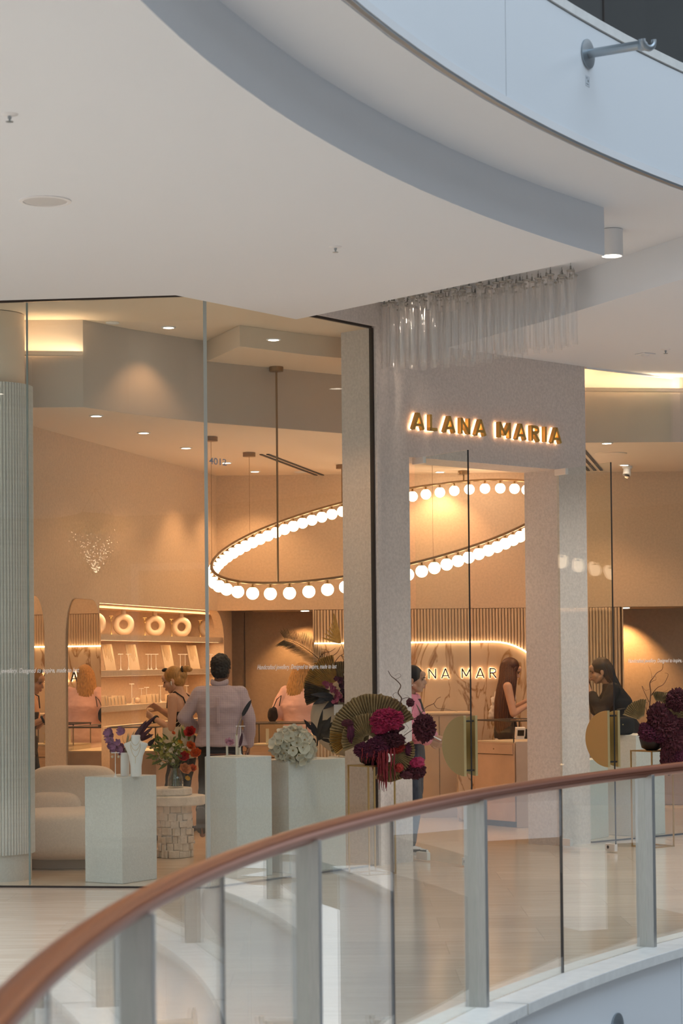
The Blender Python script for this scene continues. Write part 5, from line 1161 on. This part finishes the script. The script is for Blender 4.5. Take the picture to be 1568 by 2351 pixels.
class Person:
    def __init__(s, label, loc, rz, k, J, skin, yaw=0, pitch=0, roll=0, wide=1.0, group=None, curl=.6, hn=None):
        s.k = k; s.t = thing('person', label, 'person', (0, 0, 0)); s.loc = loc; s.rz = rz; s.w = wide
        D = dict(hl=(-.088, 0, .88), hr=(.088, 0, .88), kl=(-.10, .03, .47), kr=(.10, .03, .47), al=(-.10, -.03, .09), ar=(.10, -.03, .09), tl=(-.115, .13, .03), tr=(.115, .13, .03),
                 sl=(-.165, -.01, 1.355), sr=(.165, -.01, 1.355), el=(-.22, -.03, 1.08), er=(.22, -.03, 1.08), wl=(-.235, .03, .85), wr=(.235, .03, .85), nb=(0, -.015, 1.40), hc=(0, .02, 1.535), lean=(0, 0))
        D.update(J); s.J = {a: (V(*q) * k if len(q) == 3 else q) for a, q in D.items()}; J = s.J
        s.R = rotm(yaw, pitch, roll); s.skin = skin; s.hs = k * 1.0
        mb = MB(); s.torso(mb, 0.0)
        head(mb, J['hc'], s.R, J['nb'], s.hs)
        for q in 'lr':
            cap(mb, J['s' + q], .050 * k * wide, J['e' + q], .037 * k); cap(mb, J['e' + q], .037 * k, J['w' + q], .025 * k)
            cap(mb, J['h' + q], .085 * k, J['k' + q], .053 * k); cap(mb, J['k' + q], .053 * k, J['a' + q], .034 * k)
            cap(mb, J['a' + q] + V(0, -.03, -.03) * k, .032 * k, J['t' + q], .026 * k); cap(mb, J['a' + q], .034 * k, J['a' + q] + V(0, -.02, -.035) * k, .032 * k)
            d = J['w' + q] - J['e' + q]; side = 1 if q == 'l' else -1
            nr = V(*hn[q]) if hn and q in hn else V(-1 if q == 'r' else 1, 0, 0)
            hand(mb, J['w' + q] + d.normalized() * .01, d if not hn or 'd' + q not in hn else V(*hn['d' + q]), nr, hn.get('s' + q, side) if hn else side, curl if not isinstance(curl, dict) else curl[q], k)
        s.body = fused(mb, 'body', M[skin], s.t, .0055, 4)
    def axis(s, z):                                          # centre line of the trunk at height z (before scale)
        J = s.J; h = (J['hl'] + J['hr']) / 2; sh = (J['sl'] + J['sr']) / 2; t = (z - .88) / (1.355 - .88); return h + (sh - h) * t
    def torso(s, mb, off, z0=.80, z1=1.41, secs=None, waves=0, wamp=0.0, blouse=0.0):
        k = s.k; base = [(.80, .160, .108), (.88, .166, .112), (.97, .142, .100), (1.06, .124, .090), (1.15, .136, .098), (1.23, .150, .110), (1.31, .158, .096), (1.36, .150, .074), (1.40, .085, .060), (1.425, .055, .052)]
        L_ = []
        for z, a, b in base:
            if z < z0 - .02 or z > z1 + .02: continue
            g = off + (blouse if z < 1.25 else blouse * .3); L_.append((s.axis(z), V((a * s.w + g) * k, 0, 0), V(0, (b * (1 + (s.w - 1) * .8) + g) * k, 0)))
        if z0 < .79: L_.insert(0, (s.axis(z0), V((.166 * s.w + off + blouse) * k, 0, 0), V(0, (.115 * s.w + off + blouse) * k, 0)))
        if len(L_) > 1: loft(mb, L_, 32, waves, wamp)
        return mb
    def sleeve(s, mb, q, r0, r1, end=1.0):                    # end: 0..1 elbow, 1..2 wrist
        J = s.J; k = s.k; a, e, w = J['s' + q], J['e' + q], J['w' + q]
        p = a.lerp(e, min(1, end)); cap(mb, a + V(0, 0, -.005), r0 * k, p, (r0 + (r1 - r0) * min(1, end) * .5) * k)
        if end > 1: cap(mb, e, (r0 + r1) / 2 * k, e.lerp(w, end - 1), r1 * k)
    def legs(s, mb, r0, r1, r2, end=1.0, hip=True):
        J = s.J; k = s.k
        for q in 'lr':
            cap(mb, J['h' + q] + V(0, 0, .0), r0 * k, J['h' + q].lerp(J['k' + q], min(1, end)), r1 * k)
            if end > 1: cap(mb, J['k' + q], r1 * k, J['k' + q].lerp(J['a' + q], end - 1), r2 * k)
        if hip: loft(mb, [(s.axis(.82), V(.17 * s.w, 0, 0) * k, V(0, .128 * s.w, 0) * k), (s.axis(.90), V(.176 * s.w, 0, 0) * k, V(0, .130 * s.w, 0) * k), (s.axis(1.0), V(.150 * s.w, 0, 0) * k, V(0, .115 * s.w, 0) * k)], 28)
    def shoe(s, q, m, sole, up=None):
        J = s.J; k = s.k; a, t_ = J['a' + q], J['t' + q]; d = (t_ - (a + V(0, -.03, -.05) * k)); 
        if up is None: d.z = 0
        d.normalize(); u = up if up is not None else V(0, 0, 1); sd = d.cross(u).normalized(); b = (a - u * .075 * k) if up is not None else V(a.x, a.y, 0)
        mb = MB(); P = lambda y, z: b + d * y * k + u * z * k
        loft(mb, [(P(-.070, .045), sd * .022 * k, u * .030 * k), (P(-.055, .05), sd * .033 * k, u * .036 * k), (P(.0, .055), sd * .037 * k, u * .043 * k), (P(.06, .047), sd * .041 * k, u * .033 * k), (P(.13, .038), sd * .045 * k, u * .023 * k), (P(.175, .034), sd * .034 * k, u * .017 * k), (P(.19, .03), sd * .018 * k, u * .01 * k)], 20)
        cap(mb, P(-.02, .07), .040 * k, P(-.02, .10), .036 * k)
        o = fused(mb, 'shoe', m, s.t, .006, 3)
        so = MB(); pl = [(-.078, .018), (-.07, .032), (-.03, .038), (.06, .044), (.13, .048), (.175, .038), (.197, .012)]
        poly = pl + [(y, -x) for y, x in pl[::-1]]
        vs = [b + d * y * k + sd * x * k + u * .000 for y, x in poly] + [b + d * y * k + sd * x * k + u * .026 * k for y, x in poly]; n = len(poly)
        so.add(vs, [tuple(range(n - 1, -1, -1)), tuple(range(n, 2 * n))] + [(i, (i + 1) % n, n + (i + 1) % n, n + i) for i in range(n)])
        so.build('sole', sole, o); return o
    def X(s, x, y, z): return s.J['hc'] + s.R @ (V(x, y, z) * s.hs)
    def place(s): s.t.rotation_euler = (0, 0, s.rz); s.t.location = s.loc
def skullcap(p, m, thick=.010, front=.055, low=-.02, curly=0.0, name='hair'):
    mb = MB(); s = p.hs
    mb.sph(p.X(0, -.020, .044), ((.074 + thick) * s, (.088 + thick) * s, (.082 + thick) * s), 28, 18, p.R)
    mb.sph(p.X(0, -.045, -.012), ((.066 + thick) * s, (.060 + thick) * s, .072 * s), 24, 14, p.R)
    return mb
def at_local(px, py, Y, loc, rz): return Matrix.Rotation(-rz, 3, 'Z') @ (PY(px, py, Y) - Vector(loc))
# ---- man in the lavender check shirt, walking away
L = V((503 - 784) * 19.85 / 5000, 19.85, 0)
P = Person('man with dark curly hair in a lavender check shirt walking away', L, -.04, 1.045, dict(sl=(-.178, -.01, 1.34), sr=(.178, -.01, 1.34), el=(-.315, -.02, 1.12), wl=(-.20, .16, 1.02), er=(.262, -.03, 1.11), wr=(.245, .04, .895),
    kl=(-.12, .06, .50), al=(-.15, -.17, .33), tl=(-.15, -.10, .12), kr=(.10, .12, .48), ar=(.10, .10, .10), tr=(.11, .27, .035), hc=(.012, .0, 1.545)), 'skin3', -.15, -.05, 0, 1.16)
mb = MB(); P.torso(mb, .016, .86, 1.405, blouse=.022); P.sleeve(mb, 'l', .068, .047, 1.92); P.sleeve(mb, 'r', .068, .046, 1.95)
cap(mb, P.J['sl'], .066, P.J['sr'], .066)
sh = fused(mb, 'shirt', M['checkshirt'], P.t, .009, 3, .010, 8)
mb = MB(); mb.tube([P.J['nb'] + V(.070 * math.cos(a), .064 * math.sin(a) - .005, .028 + .012 * math.cos(a * 2)) for a in [2 * PI * k / 24 for k in range(24)]], .016, 8, True, flat=1.7); mb.build('collar', M['checkshirt'], sh, True)
MB().box(P.axis(1.30) + V(0, -.166, -.10), (.030, .020, .24)).build('box_pleat', M['checkshirt'], sh, bevel=.004)
mb = MB(); P.legs(mb, .112, .078, .058, 1.93); fused(mb, 'trousers', M['blackcloth'], P.t, .010, 4, .010, 7)
P.shoe('l', M['blackcloth'], M['darkgrey'], V(0, .86, .5).normalized()); P.shoe('r', M['blackcloth'], M['darkgrey'])
hb = skullcap(P, 0, .012); hair = fused(hb, 'hair', M['hairblack'], P.t, .006, 2)
ruffle(hair.data, lambda q: .007 * mnoise.noise(q * 52) + .010 * abs(mnoise.noise(q * 28)))
face(P.t, P.J['hc'], P.R, 'hairblack', P.hs); P.place()
# ---- woman with a hair bun and tote
Yb = 20.25; L = V((408 - 784) * Yb / 5000, Yb, 0); RZ = 1.25
P = Person('woman with a fair hair bun in a black strappy top holding a tote', L, RZ, 1.0, dict(el=(-.215, -.02, 1.07), wl=(-.12, .20, 1.17), er=(.20, .02, 1.09), wr=(.06, .20, 1.235), hc=(0, .05, 1.515), nb=(0, -.005, 1.395), hl=(-.088, -.05, .88), hr=(.088, -.05, .88)), 'skin', .10, -.30, 0, .98, None, .9,
    dict(l=(.6, .2, .3), r=(-.6, .2, -.2)))
mb = MB(); P.torso(mb, .006, .93, 1.27); top = fused(mb, 'top', M['blackcloth'], P.t, .008, 3, .004, 9)
for x in (-1, 1):
    MB().tube([P.axis(1.26) + V(x * .095, .095, 0), P.axis(1.36) + V(x * .10, .075, .015), P.axis(1.39) + V(x * .098, .0, .022), P.axis(1.36) + V(x * .09, -.075, .0), P.axis(1.25) + V(x * .075, -.104, 0)], .0065, 8).build('strap', M['blackcloth'], top, True)
mb = MB(); P.legs(mb, .100, .080, .075, 1.95); fused(mb, 'trousers', M['blackcloth'], P.t, .010, 4, .008, 7)
P.shoe('l', M['whitecloth'], M['rubber']); P.shoe('r', M['whitecloth'], M['rubber'])
hb = skullcap(P, 0, .008); hb.sph(P.X(0, -.10, .02), (.05, .045, .05), 16, 10, P.R); fused(hb, 'hair', M['hairblond'], P.t, .006, 2)
hb = MB(); hb.sph(P.X(.0, -.150, .066), (.034, .044, .033), 18, 12, P.R); hb.sph(P.X(.01, -.176, .05), (.022, .030, .022), 14, 10, P.R); b_ = hb.build('hair_bun', M['hairblond'], P.t, True)
MB().tube([P.X(.034 * math.cos(a), -.118, .062 + .034 * math.sin(a)) for a in [2 * PI * k / 16 for k in range(16)]], .009, 8, True).build('hair_tie', M['blackcloth'], P.t, True)
hb = MB(); hb.sph(P.X(-.02, .045, .118), (.022, .030, .018), 14, 10, P.R); hb.build('hair_clip', M['black'], P.t, True)
cap(MB(), P.X(-.086, .0, -.012), .007, P.X(-.084, .006, -.04), .004).build('earbud', M['boardwhite'], P.t, True)
w_ = P.J['wl']; e_ = P.J['el']; d_ = (w_ - e_).normalized(); s1 = d_.orthogonal().normalized(); s2 = d_.cross(s1)
MB().tube([w_ - d_ * .03 + (s1 * math.cos(a) + s2 * math.sin(a)) * .030 for a in [2 * PI * k / 18 for k in range(18)]], .008, 8, True, flat=1.6).build('watch', M['black'], P.t, True)
face(P.t, P.J['hc'], P.R, 'hairbrown', P.hs); P.place()
# tote bag hanging from her forearm
bc = PY(409, 1706, Yb - .22)
t = thing('tote_bag', 'pale canvas tote with white print hanging from the bun woman arm', 'bag', V(bc.x, bc.y, bc.z - .15))
mb = MB()
def bagf(u, v):
    x = (u - .5) * .285 * (1 - .04 * v); return V(bc.x + x, bc.y - .045 * math.sin(PI * u) * math.sin(PI * min(1, v * .9 + .05)) + .006 * math.sin(9 * u + 4 * v), bc.z - .15 + .30 * v + .02 * (u - .5))
mb.sheet(bagf, 14, 12, .003); ba = mb.build('front_panel', M['canvas'], t, True)
mb = MB(); mb.sheet(lambda u, v: V(bc.x + (u - .5) * .285, bc.y + .04 * math.sin(PI * u) * math.sin(PI * v) + .004, bc.z - .15 + .30 * v + .02 * (u - .5)), 10, 8, .003); mb.build('back_panel', M['canvas'], t, True)
for dx, dy in ((-.02, -.02), (.045, .01)):
    a = V(bc.x + dx - .055, bc.y + dy * .5, bc.z + .145); b = V(bc.x + dx + .045, bc.y + dy * .5, bc.z + .15); top = PY(422 + dx * 120, 1652, Yb - .2)
    MB().tube([a, a.lerp(top, .5) + V(-.008, 0, 0), top + V(-.012, 0, .0), top + V(.012, 0, 0), b.lerp(top, .5) + V(.01, 0, 0), b], .009, 6, flat=.35).build('strap', M['canvas'], t)
me = glyph('NOOM', .085, .0006, .0); w = max(v.co.x for v in me.vertices)
put(me, 'print', M['textw'], V(bc.x - .035, bc.y - .052, bc.z - .085), V(1, 0, 0), V(0, -1, 0), t)
# ---- blonde in the pink shirt, seen from behind
Yp = 22.75; L = V((692 - 784) * Yp / 5000, Yp, 0); RZ = -.22
P = Person('blonde woman in a loose pink shirt and shorts seen from behind', L, RZ, 1.0, dict(el=(-.27, -.02, 1.11), wl=(-.16, .18, 1.06), er=(.23, .02, 1.09), wr=(.17, .22, 1.10), hc=(.0, .03, 1.53)), 'skin', -.2, -.25, 0, 1.06, None, .9, dict(l=(.6, .2, .3), r=(-.6, .2, -.2)))
mb = MB(); P.torso(mb, .022, .76, 1.40, blouse=.045); P.sleeve(mb, 'l', .082, .098, .80); P.sleeve(mb, 'r', .082, .098, .80); cap(mb, P.J['sl'], .072, P.J['sr'], .072)
sh = fused(mb, 'shirt', M['pinkshirt'], P.t, .010, 3, .014, 7)
mb = MB(); mb.tube([P.J['nb'] + V(.072 * math.cos(a), .066 * math.sin(a), .024) for a in [2 * PI * k / 24 for k in range(24)]], .014, 8, True, flat=1.6); mb.build('collar', M['pinkshirt'], sh, True)
mb = MB(); P.legs(mb, .112, .100, .1, .42); fused(mb, 'shorts', M['pinkshirt'], P.t, .010, 3, .008, 8)
P.shoe('l', M['whitecloth'], M['rubber']); P.shoe('r', M['whitecloth'], M['rubber'])
hb = skullcap(P, 0, .014); h1 = fused(hb, 'hair', M['hairblond'], P.t, .006, 2)
mb = MB(); H = [(.105, -.03, .03, .035), (.095, -.03, .055, .058), (.07, -.033, .078, .076), (.035, -.035, .088, .082), (-.02, -.05, .096, .078), (-.09, -.058, .104, .066), (-.16, -.066, .110, .055), (-.225, -.072, .108, .045), (-.27, -.074, .095, .032), (-.285, -.074, .07, .018)]
loft(mb, [(P.X(-.006 * i, y, z), P.R @ V(a, 0, 0), P.R @ V(0, b, 0)) for i, (z, y, a, b) in enumerate(H)], 96, 24, .035); mb.build('long_hair', M['hairblond'], h1, True)
face(P.t, P.J['hc'], P.R, 'hairbrown', P.hs); P.place()
bq = PY(626, 1641, Yp - .1); t = thing('handbag', 'small black handbag at the elbow of the pink shirted blonde', 'bag', bq - V(0, 0, .09))
bloom('body', bq, (.055, .045, .085), M['blackcloth'], t, 7, 4, .25, 3); MB().tube([bq + V(.01, 0, .08), bq + V(.045, 0, .16), bq + V(.09, .0, .20), bq + V(.07, 0, .09)], .005, 6).build('strap', M['blackcloth'], t)
# ---- girl in the pink jacket walking through the doorway
Yg = 19.0; L = V((940 - 784) * Yg / 5000, Yg, 0); RZ = -PI / 2 - .28
P = Person('young woman in a pink jacket and jeans walking through the doorway', L, RZ, .99, dict(er=(.22, .03, 1.10), wr=(.14, .20, 1.0), el=(-.21, -.0, 1.09), wl=(-.10, .19, 1.02), kr=(.09, .04, .47), ar=(.085, -.02, .09), tr=(.095, .14, .03), kl=(-.09, .0, .48), al=(-.09, -.12, .10), tl=(-.10, .03, .035), hc=(0, .035, 1.525)), 'skin2', .12, -.02, 0, .94, None, .9, dict(l=(.6, 0, .5), r=(-.6, 0, .5)))
mb = MB(); P.torso(mb, .012, .93, 1.39, blouse=.02); P.sleeve(mb, 'l', .066, .056, 1.85); P.sleeve(mb, 'r', .066, .058, 1.85); cap(mb, P.J['sl'], .062, P.J['sr'], .062)
sh = fused(mb, 'jacket', M['pinkjacket'], P.t, .009, 3, .008, 8)
for x in (-1, 1):
    mb = MB(); leaf_mb(mb, P.J['nb'] + V(x * .055, .02, .045), V(x * .10, .30, -1.0), .27, .085, V(x * .4, 1, .2), .0, -.1, .7); mb.build('lapel', M['pinkjacket'], sh)
MB().tube([P.J['nb'] + V(.068 * math.cos(a), .060 * math.sin(a) - .005, .022) for a in [PI * .95 + PI * 1.1 * k / 16 for k in range(17)]], .016, 8, flat=1.7).build('collar', M['pinkjacket'], sh, True)
mb = MB(); loft(mb, [(P.axis(1.10) + V(0, .082, 0), V(.05, 0, 0), V(0, .035, 0)), (P.axis(1.25) + V(0, .098, 0), V(.06, 0, 0), V(0, .035, 0)), (P.axis(1.36) + V(0, .07, 0), V(.055, 0, 0), V(0, .03, 0))], 18); mb.build('inner_top', M['blackcloth'], P.t, True)
MB().tube([P.J['nb'] + V(.09, -.04, .0), P.J['nb'] + V(.095, .05, -.02), P.axis(1.22) + V(.085, .135, 0), P.axis(1.05) + V(.07, .125, 0)], .013, 6, flat=.4).build('bag_strap', mat('olive_strap', (.16, .12, .10), .8), P.t)
mb = MB(); P.legs(mb, .098, .078, .075, 1.95); fused(mb, 'jeans', M['denim'], P.t, .009, 3, .006, 8)
for q in 'lr':
    o = P.shoe(q, M['whitecloth'], M['rubber']); a, t_ = P.J['a' + q], P.J['t' + q]; d = t_ - a; d.z = 0; d.normalize()
    sd = d.cross(V(0, 0, 1)); b = V(a.x, a.y, 0)
    mb = MB(); loft(mb, [(b + d * .06 + V(0, 0, .04), sd * .044, V(0, 0, .022)), (b + d * .12 + V(0, 0, .038), sd * .0475, V(0, 0, .021)), (b + d * .178 + V(0, 0, .034), sd * .033, V(0, 0, .014))], 16); mb.build('toe_cap', M['black'], o, True)
hb = skullcap(P, 0, .008); hb.sph(P.X(0, -.11, -.01), (.035, .035, .04), 16, 10, P.R); fused(hb, 'hair', M['hairblack'], P.t, .006, 2)
MB().sph(P.X(.084, -.005, -.045), .006, 8, 6).build('earring', M['boardwhite'], P.t, True)
face(P.t, P.J['hc'], P.R, 'hairblack', P.hs); P.place()
q = P.J['wr'] + V(-.02, .10, .0); q = L + Matrix.Rotation(RZ, 3, 'Z') @ q
o = MB().box((0, 0, .06), (.07, .012, .12)).build('phone', M['boardwhite'], None, bevel=.004, org=(0, 0, 0)); o.location = q; o.rotation_euler = (1.1, 0, RZ + .3); tag(o, 'pale phone in the hand of the girl in the pink jacket', 'phone')
# ---- long haired woman behind the stone counter
Yl = 23.15; L = V((1158 - 784) * Yl / 5000, Yl, 0); RZ = -PI / 2 + .12
P = Person('woman with very long brown hair standing behind the stone counter', L, RZ, 1.03, dict(er=(.20, .04, 1.08), wr=(.10, .22, 1.17), el=(-.19, .06, 1.09), wl=(-.06, .23, 1.20), hc=(0, .055, 1.515), nb=(0, .0, 1.395)), 'skin', -.05, -.38, 0, .95, None, .95, dict(l=(.6, .2, .4), r=(-.6, .2, .4)))
mb = MB(); P.torso(mb, .007, .80, 1.29); tp = fused(mb, 'top', M['whitecloth'], P.t, .009, 3, .008, 12)
mb = MB(); cap(mb, P.J['sl'] + V(0, -.05, -.16), .05, P.J['el'] + V(0, -.14, -.02), .062); fused(mb, 'ruffled_sleeve', M['whitecloth'], P.t, .010, 2, .026, 16)
mb = MB(); P.legs(mb, .100, .075, .07, 1.9); fused(mb, 'trousers', M['blackcloth'], P.t, .012, 3)
P.shoe('l', M['blackcloth'], M['darkgrey']); P.shoe('r', M['blackcloth'], M['darkgrey'])
hb = skullcap(P, 0, .010); h1 = fused(hb, 'hair', M['hairbrown'], P.t, .006, 2)
mb = MB(); n0 = P.J['hc']
H = [(.118, -.03, .03, .035), (.108, -.03, .052, .060), (.08, -.034, .070, .080), (.04, -.040, .078, .087), (-.03, -.045, .090, .092), (-.10, -.055, .098, .098), (-.20, -.075, .106, .104), (-.32, -.09, .110, .106), (-.46, -.10, .110, .104), (-.58, -.105, .105, .096), (-.66, -.105, .09, .07), (-.69, -.105, .06, .04)]
loft(mb, [(n0 + V(.01 + min(.06, max(0, (.04 - z) * .4)), y + .01, z), V(a, 0, 0), V(0, b, 0)) for z, y, a, b in H], 110, 27, .03); mb.build('long_hair', M['hairbrown'], h1, True)
mb = MB(); loft(mb, [(P.X(.055, .03, .06), V(.02, .0, 0), V(0, .03, 0)), (P.X(.078, .012, -.02), V(.012, 0, 0), V(0, .026, 0)), (n0 + V(.085, .0, -.18), V(.012, 0, 0), V(0, .02, 0)), (n0 + V(.10, .02, -.32), V(.006, 0, 0), V(0, .01, 0))], 30, 8, .06); mb.build('hair_lock', M['hairbrown'], h1, True)
face(P.t, P.J['hc'], P.R, 'hairbrown', P.hs); P.place()
# ---- dark haired woman leaning behind the right glass door
Yk = 21.75; L = V((1392 - 784) * Yk / 5000, Yk, 0); RZ = PI / 2 - .08
P = Person('dark haired woman in black leaning with a hand at her mouth', L, RZ, 1.04, dict(hl=(-.088, -.20, .88), hr=(.088, -.20, .88), sl=(-.165, -.05, 1.33), sr=(.165, -.05, 1.33), nb=(0, -.03, 1.375), hc=(0, .065, 1.492), el=(-.19, .07, 1.10), wl=(-.06, .17, 1.31), er=(.18, .10, 1.12), wr=(.08, .16, 1.30), kl=(-.1, -.16, .47), kr=(.1, -.16, .47), al=(-.1, -.24, .09), ar=(.1, -.24, .09), tl=(-.11, -.08, .03), tr=(.11, -.08, .03)), 'skin2', .0, -.18, 0, 1.0, None, 1.0,
    dict(l=(.5, -.4, .2), r=(-.5, -.4, .2)))
mb = MB(); P.torso(mb, .014, .84, 1.39, blouse=.018); P.sleeve(mb, 'l', .066, .05, 1.75); P.sleeve(mb, 'r', .066, .05, 1.75); cap(mb, P.J['sl'], .06, P.J['sr'], .06); fused(mb, 'jacket', M['blackcloth'], P.t, .010, 3, .010, 8)
mb = MB(); P.legs(mb, .10, .075, .065, 1.92); fused(mb, 'trousers', M['blackcloth'], P.t, .012, 3)
P.shoe('l', M['blackcloth'], M['darkgrey']); P.shoe('r', M['blackcloth'], M['darkgrey'])
hb = skullcap(P, 0, .010); h1 = fused(hb, 'hair', M['hairdark'], P.t, .006, 2)
n0 = P.J['hc']; mb = MB(); H = [(.112, -.03, .03, .03), (.10, -.035, .054, .055), (.075, -.045, .070, .068), (.04, -.06, .078, .072), (-.04, -.085, .085, .066), (-.12, -.13, .09, .06), (-.22, -.185, .095, .055), (-.33, -.23, .09, .05), (-.42, -.26, .07, .036), (-.46, -.27, .04, .02)]
loft(mb, [(n0 + V(-.01, y, z), V(a, 0, 0), V(0, b, .0)) for z, y, a, b in H], 96, 24, .035); mb.build('long_hair', M['hairdark'], h1, True)
face(P.t, P.J['hc'], P.R, 'hairdark', P.hs); P.place()
b0 = on(plD, -.25, .45); b0 = V(b0.x, b0.y, plD[5] + .001); b0 = on(plD, .06, .35)
t = thing('handbag', 'black quilted handbag resting on the plinth behind the right glass', 'bag', b0)
superell(b0 + V(-.02, 0, .085), (.12, .055, .085), .5, .6, .5).build('body', M['blackcloth'], t, True)
MB().tube([b0 + V(-.08, 0, .16), b0 + V(-.07, 0, .24), b0 + V(.0, 0, .25), b0 + V(.03, 0, .16)], .007, 8).build('handle', M['black'], t)
MB().sph(b0 + V(-.03, -.06, .10), .009, 10, 8).build('clasp', M['brass'], t, True)

bpy.data.scenes.remove(TMP)
# ================================================================ interior lights
def spot(px, py, z, e, ang=100, blend=.6, col=(1.0, .54, .26)):
    p = PZ(px, py, z); l = bpy.data.lights.new('downlight_beam', 'SPOT'); l.energy = e; l.color = col; l.spot_size = math.radians(ang); l.spot_blend = blend; l.shadow_soft_size = .04
    o = bpy.data.objects.new('downlight_beam', l); o.location = p - V(0, 0, .012); COL.objects.link(o)
def down(px, py, z, label, e=0, r=.045, group=None, ang=110):
    p = PZ(px, py, z)
    t = thing('ceiling_downlight', label, 'downlight', p, group)
    MB().lathe([(r * 1.35, 0), (r * 1.35, -.006), (r, -.008), (r, -.002)], p, 20).build('trim_ring', M['white'], t)
    MB().lathe([(r * .97, -.0045), (r * .9, -.0075)], p, 18).build('lens', M['lamp'], t)
    if e: spot(px, py, z, e, ang)
for d in ((387, 751, 4.445, 'downlight left of the corner joint, near the shop glass', 16), (628, 779, 4.27, 'downlight just above the long pendant rod', 56),
          (221, 954, 3.74, 'downlight above the two arched mirrors', 16), (330, 993, 3.74, 'downlight between the mirror row and the shelf niche', 16), (427, 1028, 3.74, 'downlight over the shelf niche', 16),
          (585, 1082, 3.74, 'downlight near the back wall beside the thin cable', 56), (1010, 1083, 3.74, 'downlight seen through the doorway', 56), (1429, 882, 4.445, 'downlight in the lit strip behind the right glass', 56),
          (1393, 1017, 3.74, 'downlight nearest the front behind the right glass', 56), (1414, 1043, 3.74, 'downlight on the pale round plate', 56), (1433, 1067, 3.74, 'downlight right above the dome camera', 56),
          (520, 1062, 3.74, 'downlight behind the suite number on the glass', 56)):
    down(*d)

# unseen downlights, added out of frame to brighten the floor and soffit
for k, (x, y) in enumerate(((-4.6, 12.0), (-3.2, 8.5), (-2.2, 5.0), (-4.8, 4.0), (-6.4, 9.0), (-6.6, 13.5), (3.5, 16.2), (3.6, 18.6))):
    q = V(x, y, 4.34 if x < 0 else 4.36); t = thing('ceiling_downlight', 'added fill downlight over the walkway, outside the picture', 'downlight', q, 'added walkway fill lights'); t['label'] = 'added fill downlight over the walkway outside the picture'
    MB().lathe([(.085, 0), (.085, -.005), (.065, -.007), (.064, -.002)], q, 24).build('trim_ring', M['white'], t, True); MB().lathe([(.062, -.004), (.05, -.006)], q, 20).build('lens', M['lamp'], t)
    l = bpy.data.lights.new('added_fill_beam', 'SPOT'); l.energy = 430 if x < 0 else 190; l.color = (.90, .96, 1) if x < 0 else (1, .92, .84); l.spot_size = math.radians(125); l.spot_blend = .7; l.shadow_soft_size = .06
    o = bpy.data.objects.new('added_fill_beam', l); o.location = q - V(0, 0, .02); COL.objects.link(o)
# accent spots in the two wall recesses
for (px, py, lab), e in (((1436, 1391, 'small downlight in the head of the right wall recess'), 70), ((700, 1404, 'small downlight in the head of the left wall recess'), 30)):
    p = PY(px, py, 24.45); p.z = 2.249; t = thing('recess_downlight', lab, 'downlight', p)
    MB().lathe([(.045, 0), (.045, -.005), (.03, -.006)], p, 18).build('lens', M['lamp'], t)
    l = bpy.data.lights.new('recess_beam', 'SPOT'); l.energy = e; l.color = (1, .52, .20); l.spot_size = math.radians(95); l.spot_blend = .6; l.shadow_soft_size = .02
    o = bpy.data.objects.new('recess_beam', l); o.location = p - V(0, -.25, .02); o.rotation_euler = (.35, 0, 0); COL.objects.link(o)
# cove lights on the fascia, behind the right glass and by the left windows
for a, b, nm, e in ((V(1.9, 20.50, 4.22), V(3.27, 20.68, 4.22), 'right glass', 6), (V(-2.9, 17.32, 4.16), V(-2.06, 17.43, 4.16), 'left windows', 2)):
    u = (b - a).normalized(); n = V(u.y, -u.x, 0)
    t = thing('cove_light', 'slim ledge with a hidden strip washing the ceiling behind the ' + nm, 'light', (a + b) / 2)
    MB().pp(a - V(0, 0, .012), b - a, n * .06, V(0, 0, .012)).build('ledge', M['ceil'], t); MB().pp(a + n * .052, b - a, n * .008, V(0, 0, .02)).build('lip', M['ceil'], t)
    MB().pp(a + n * .02, b - a, n * .012, V(0, 0, .004)).build('strip', M['led2'], t)
    area_light('cove_glow', (a + b) / 2 + n * .026 + V(0, 0, .008), (b - a).length, e, (1, .72, .44), (PI, 0, math.atan2(u.y, u.x)), .03)
# spots in the ceiling slot before the portal
for q, e in ((V(1.90, 15.05, 4.47), 75), (V(.62, 17.75, 4.64), 50)):
    l = bpy.data.lights.new('slot_beam', 'SPOT'); l.energy = e; l.color = (1, .80, .62); l.spot_size = math.radians(110); l.spot_blend = .8; l.shadow_soft_size = .05
    o = bpy.data.objects.new('slot_beam', l); o.location = q; COL.objects.link(o)
    if e != 75:
        t = thing('slot_downlight', 'small white spotlight high in the ceiling slot ' + ('above the left end of the glass tubes' if e == 50 else 'right of the glass tubes'), 'spotlight', q + V(0, 0, .02))
        MB().lathe([(.05, .02), (.05, -.0), (.04, -.002)], q, 18).build('housing', M['white'], t)

# leafy fairy light chandelier over the walkway, seen in the left window as a reflection
q = V(-8.39, .966, 3.70); t = thing('fairy_light_chandelier', 'leafy chandelier with a cone of fairy lights, mirrored in the left window', 'chandelier', q)
bloom('foliage', q + V(0, 0, .10), (.52, .52, .15), M['green'], t, 77, 9, .4, 3)
for k in range(3): MB().tube([q + V(.3 * math.cos(2.1 * k), .3 * math.sin(2.1 * k), .2), V(q.x, q.y, 4.34)], .004, 5).build('cord', M['dark'], t)
rg = random.Random(8); mb = MB()
for i in range(170):
    h = rg.random() ** .7; r = .52 * (1 - h) * math.sqrt(rg.random()) + .01; a = rg.uniform(0, 2 * PI)
    mb.sph(q + V(r * math.cos(a), r * math.sin(a), -.02 - .62 * h), .0055, 5, 4)
o = mb.build('fairy_lights', glow('fairy_light', (1, .80, .55), 16), t); o['kind'] = 'stuff'
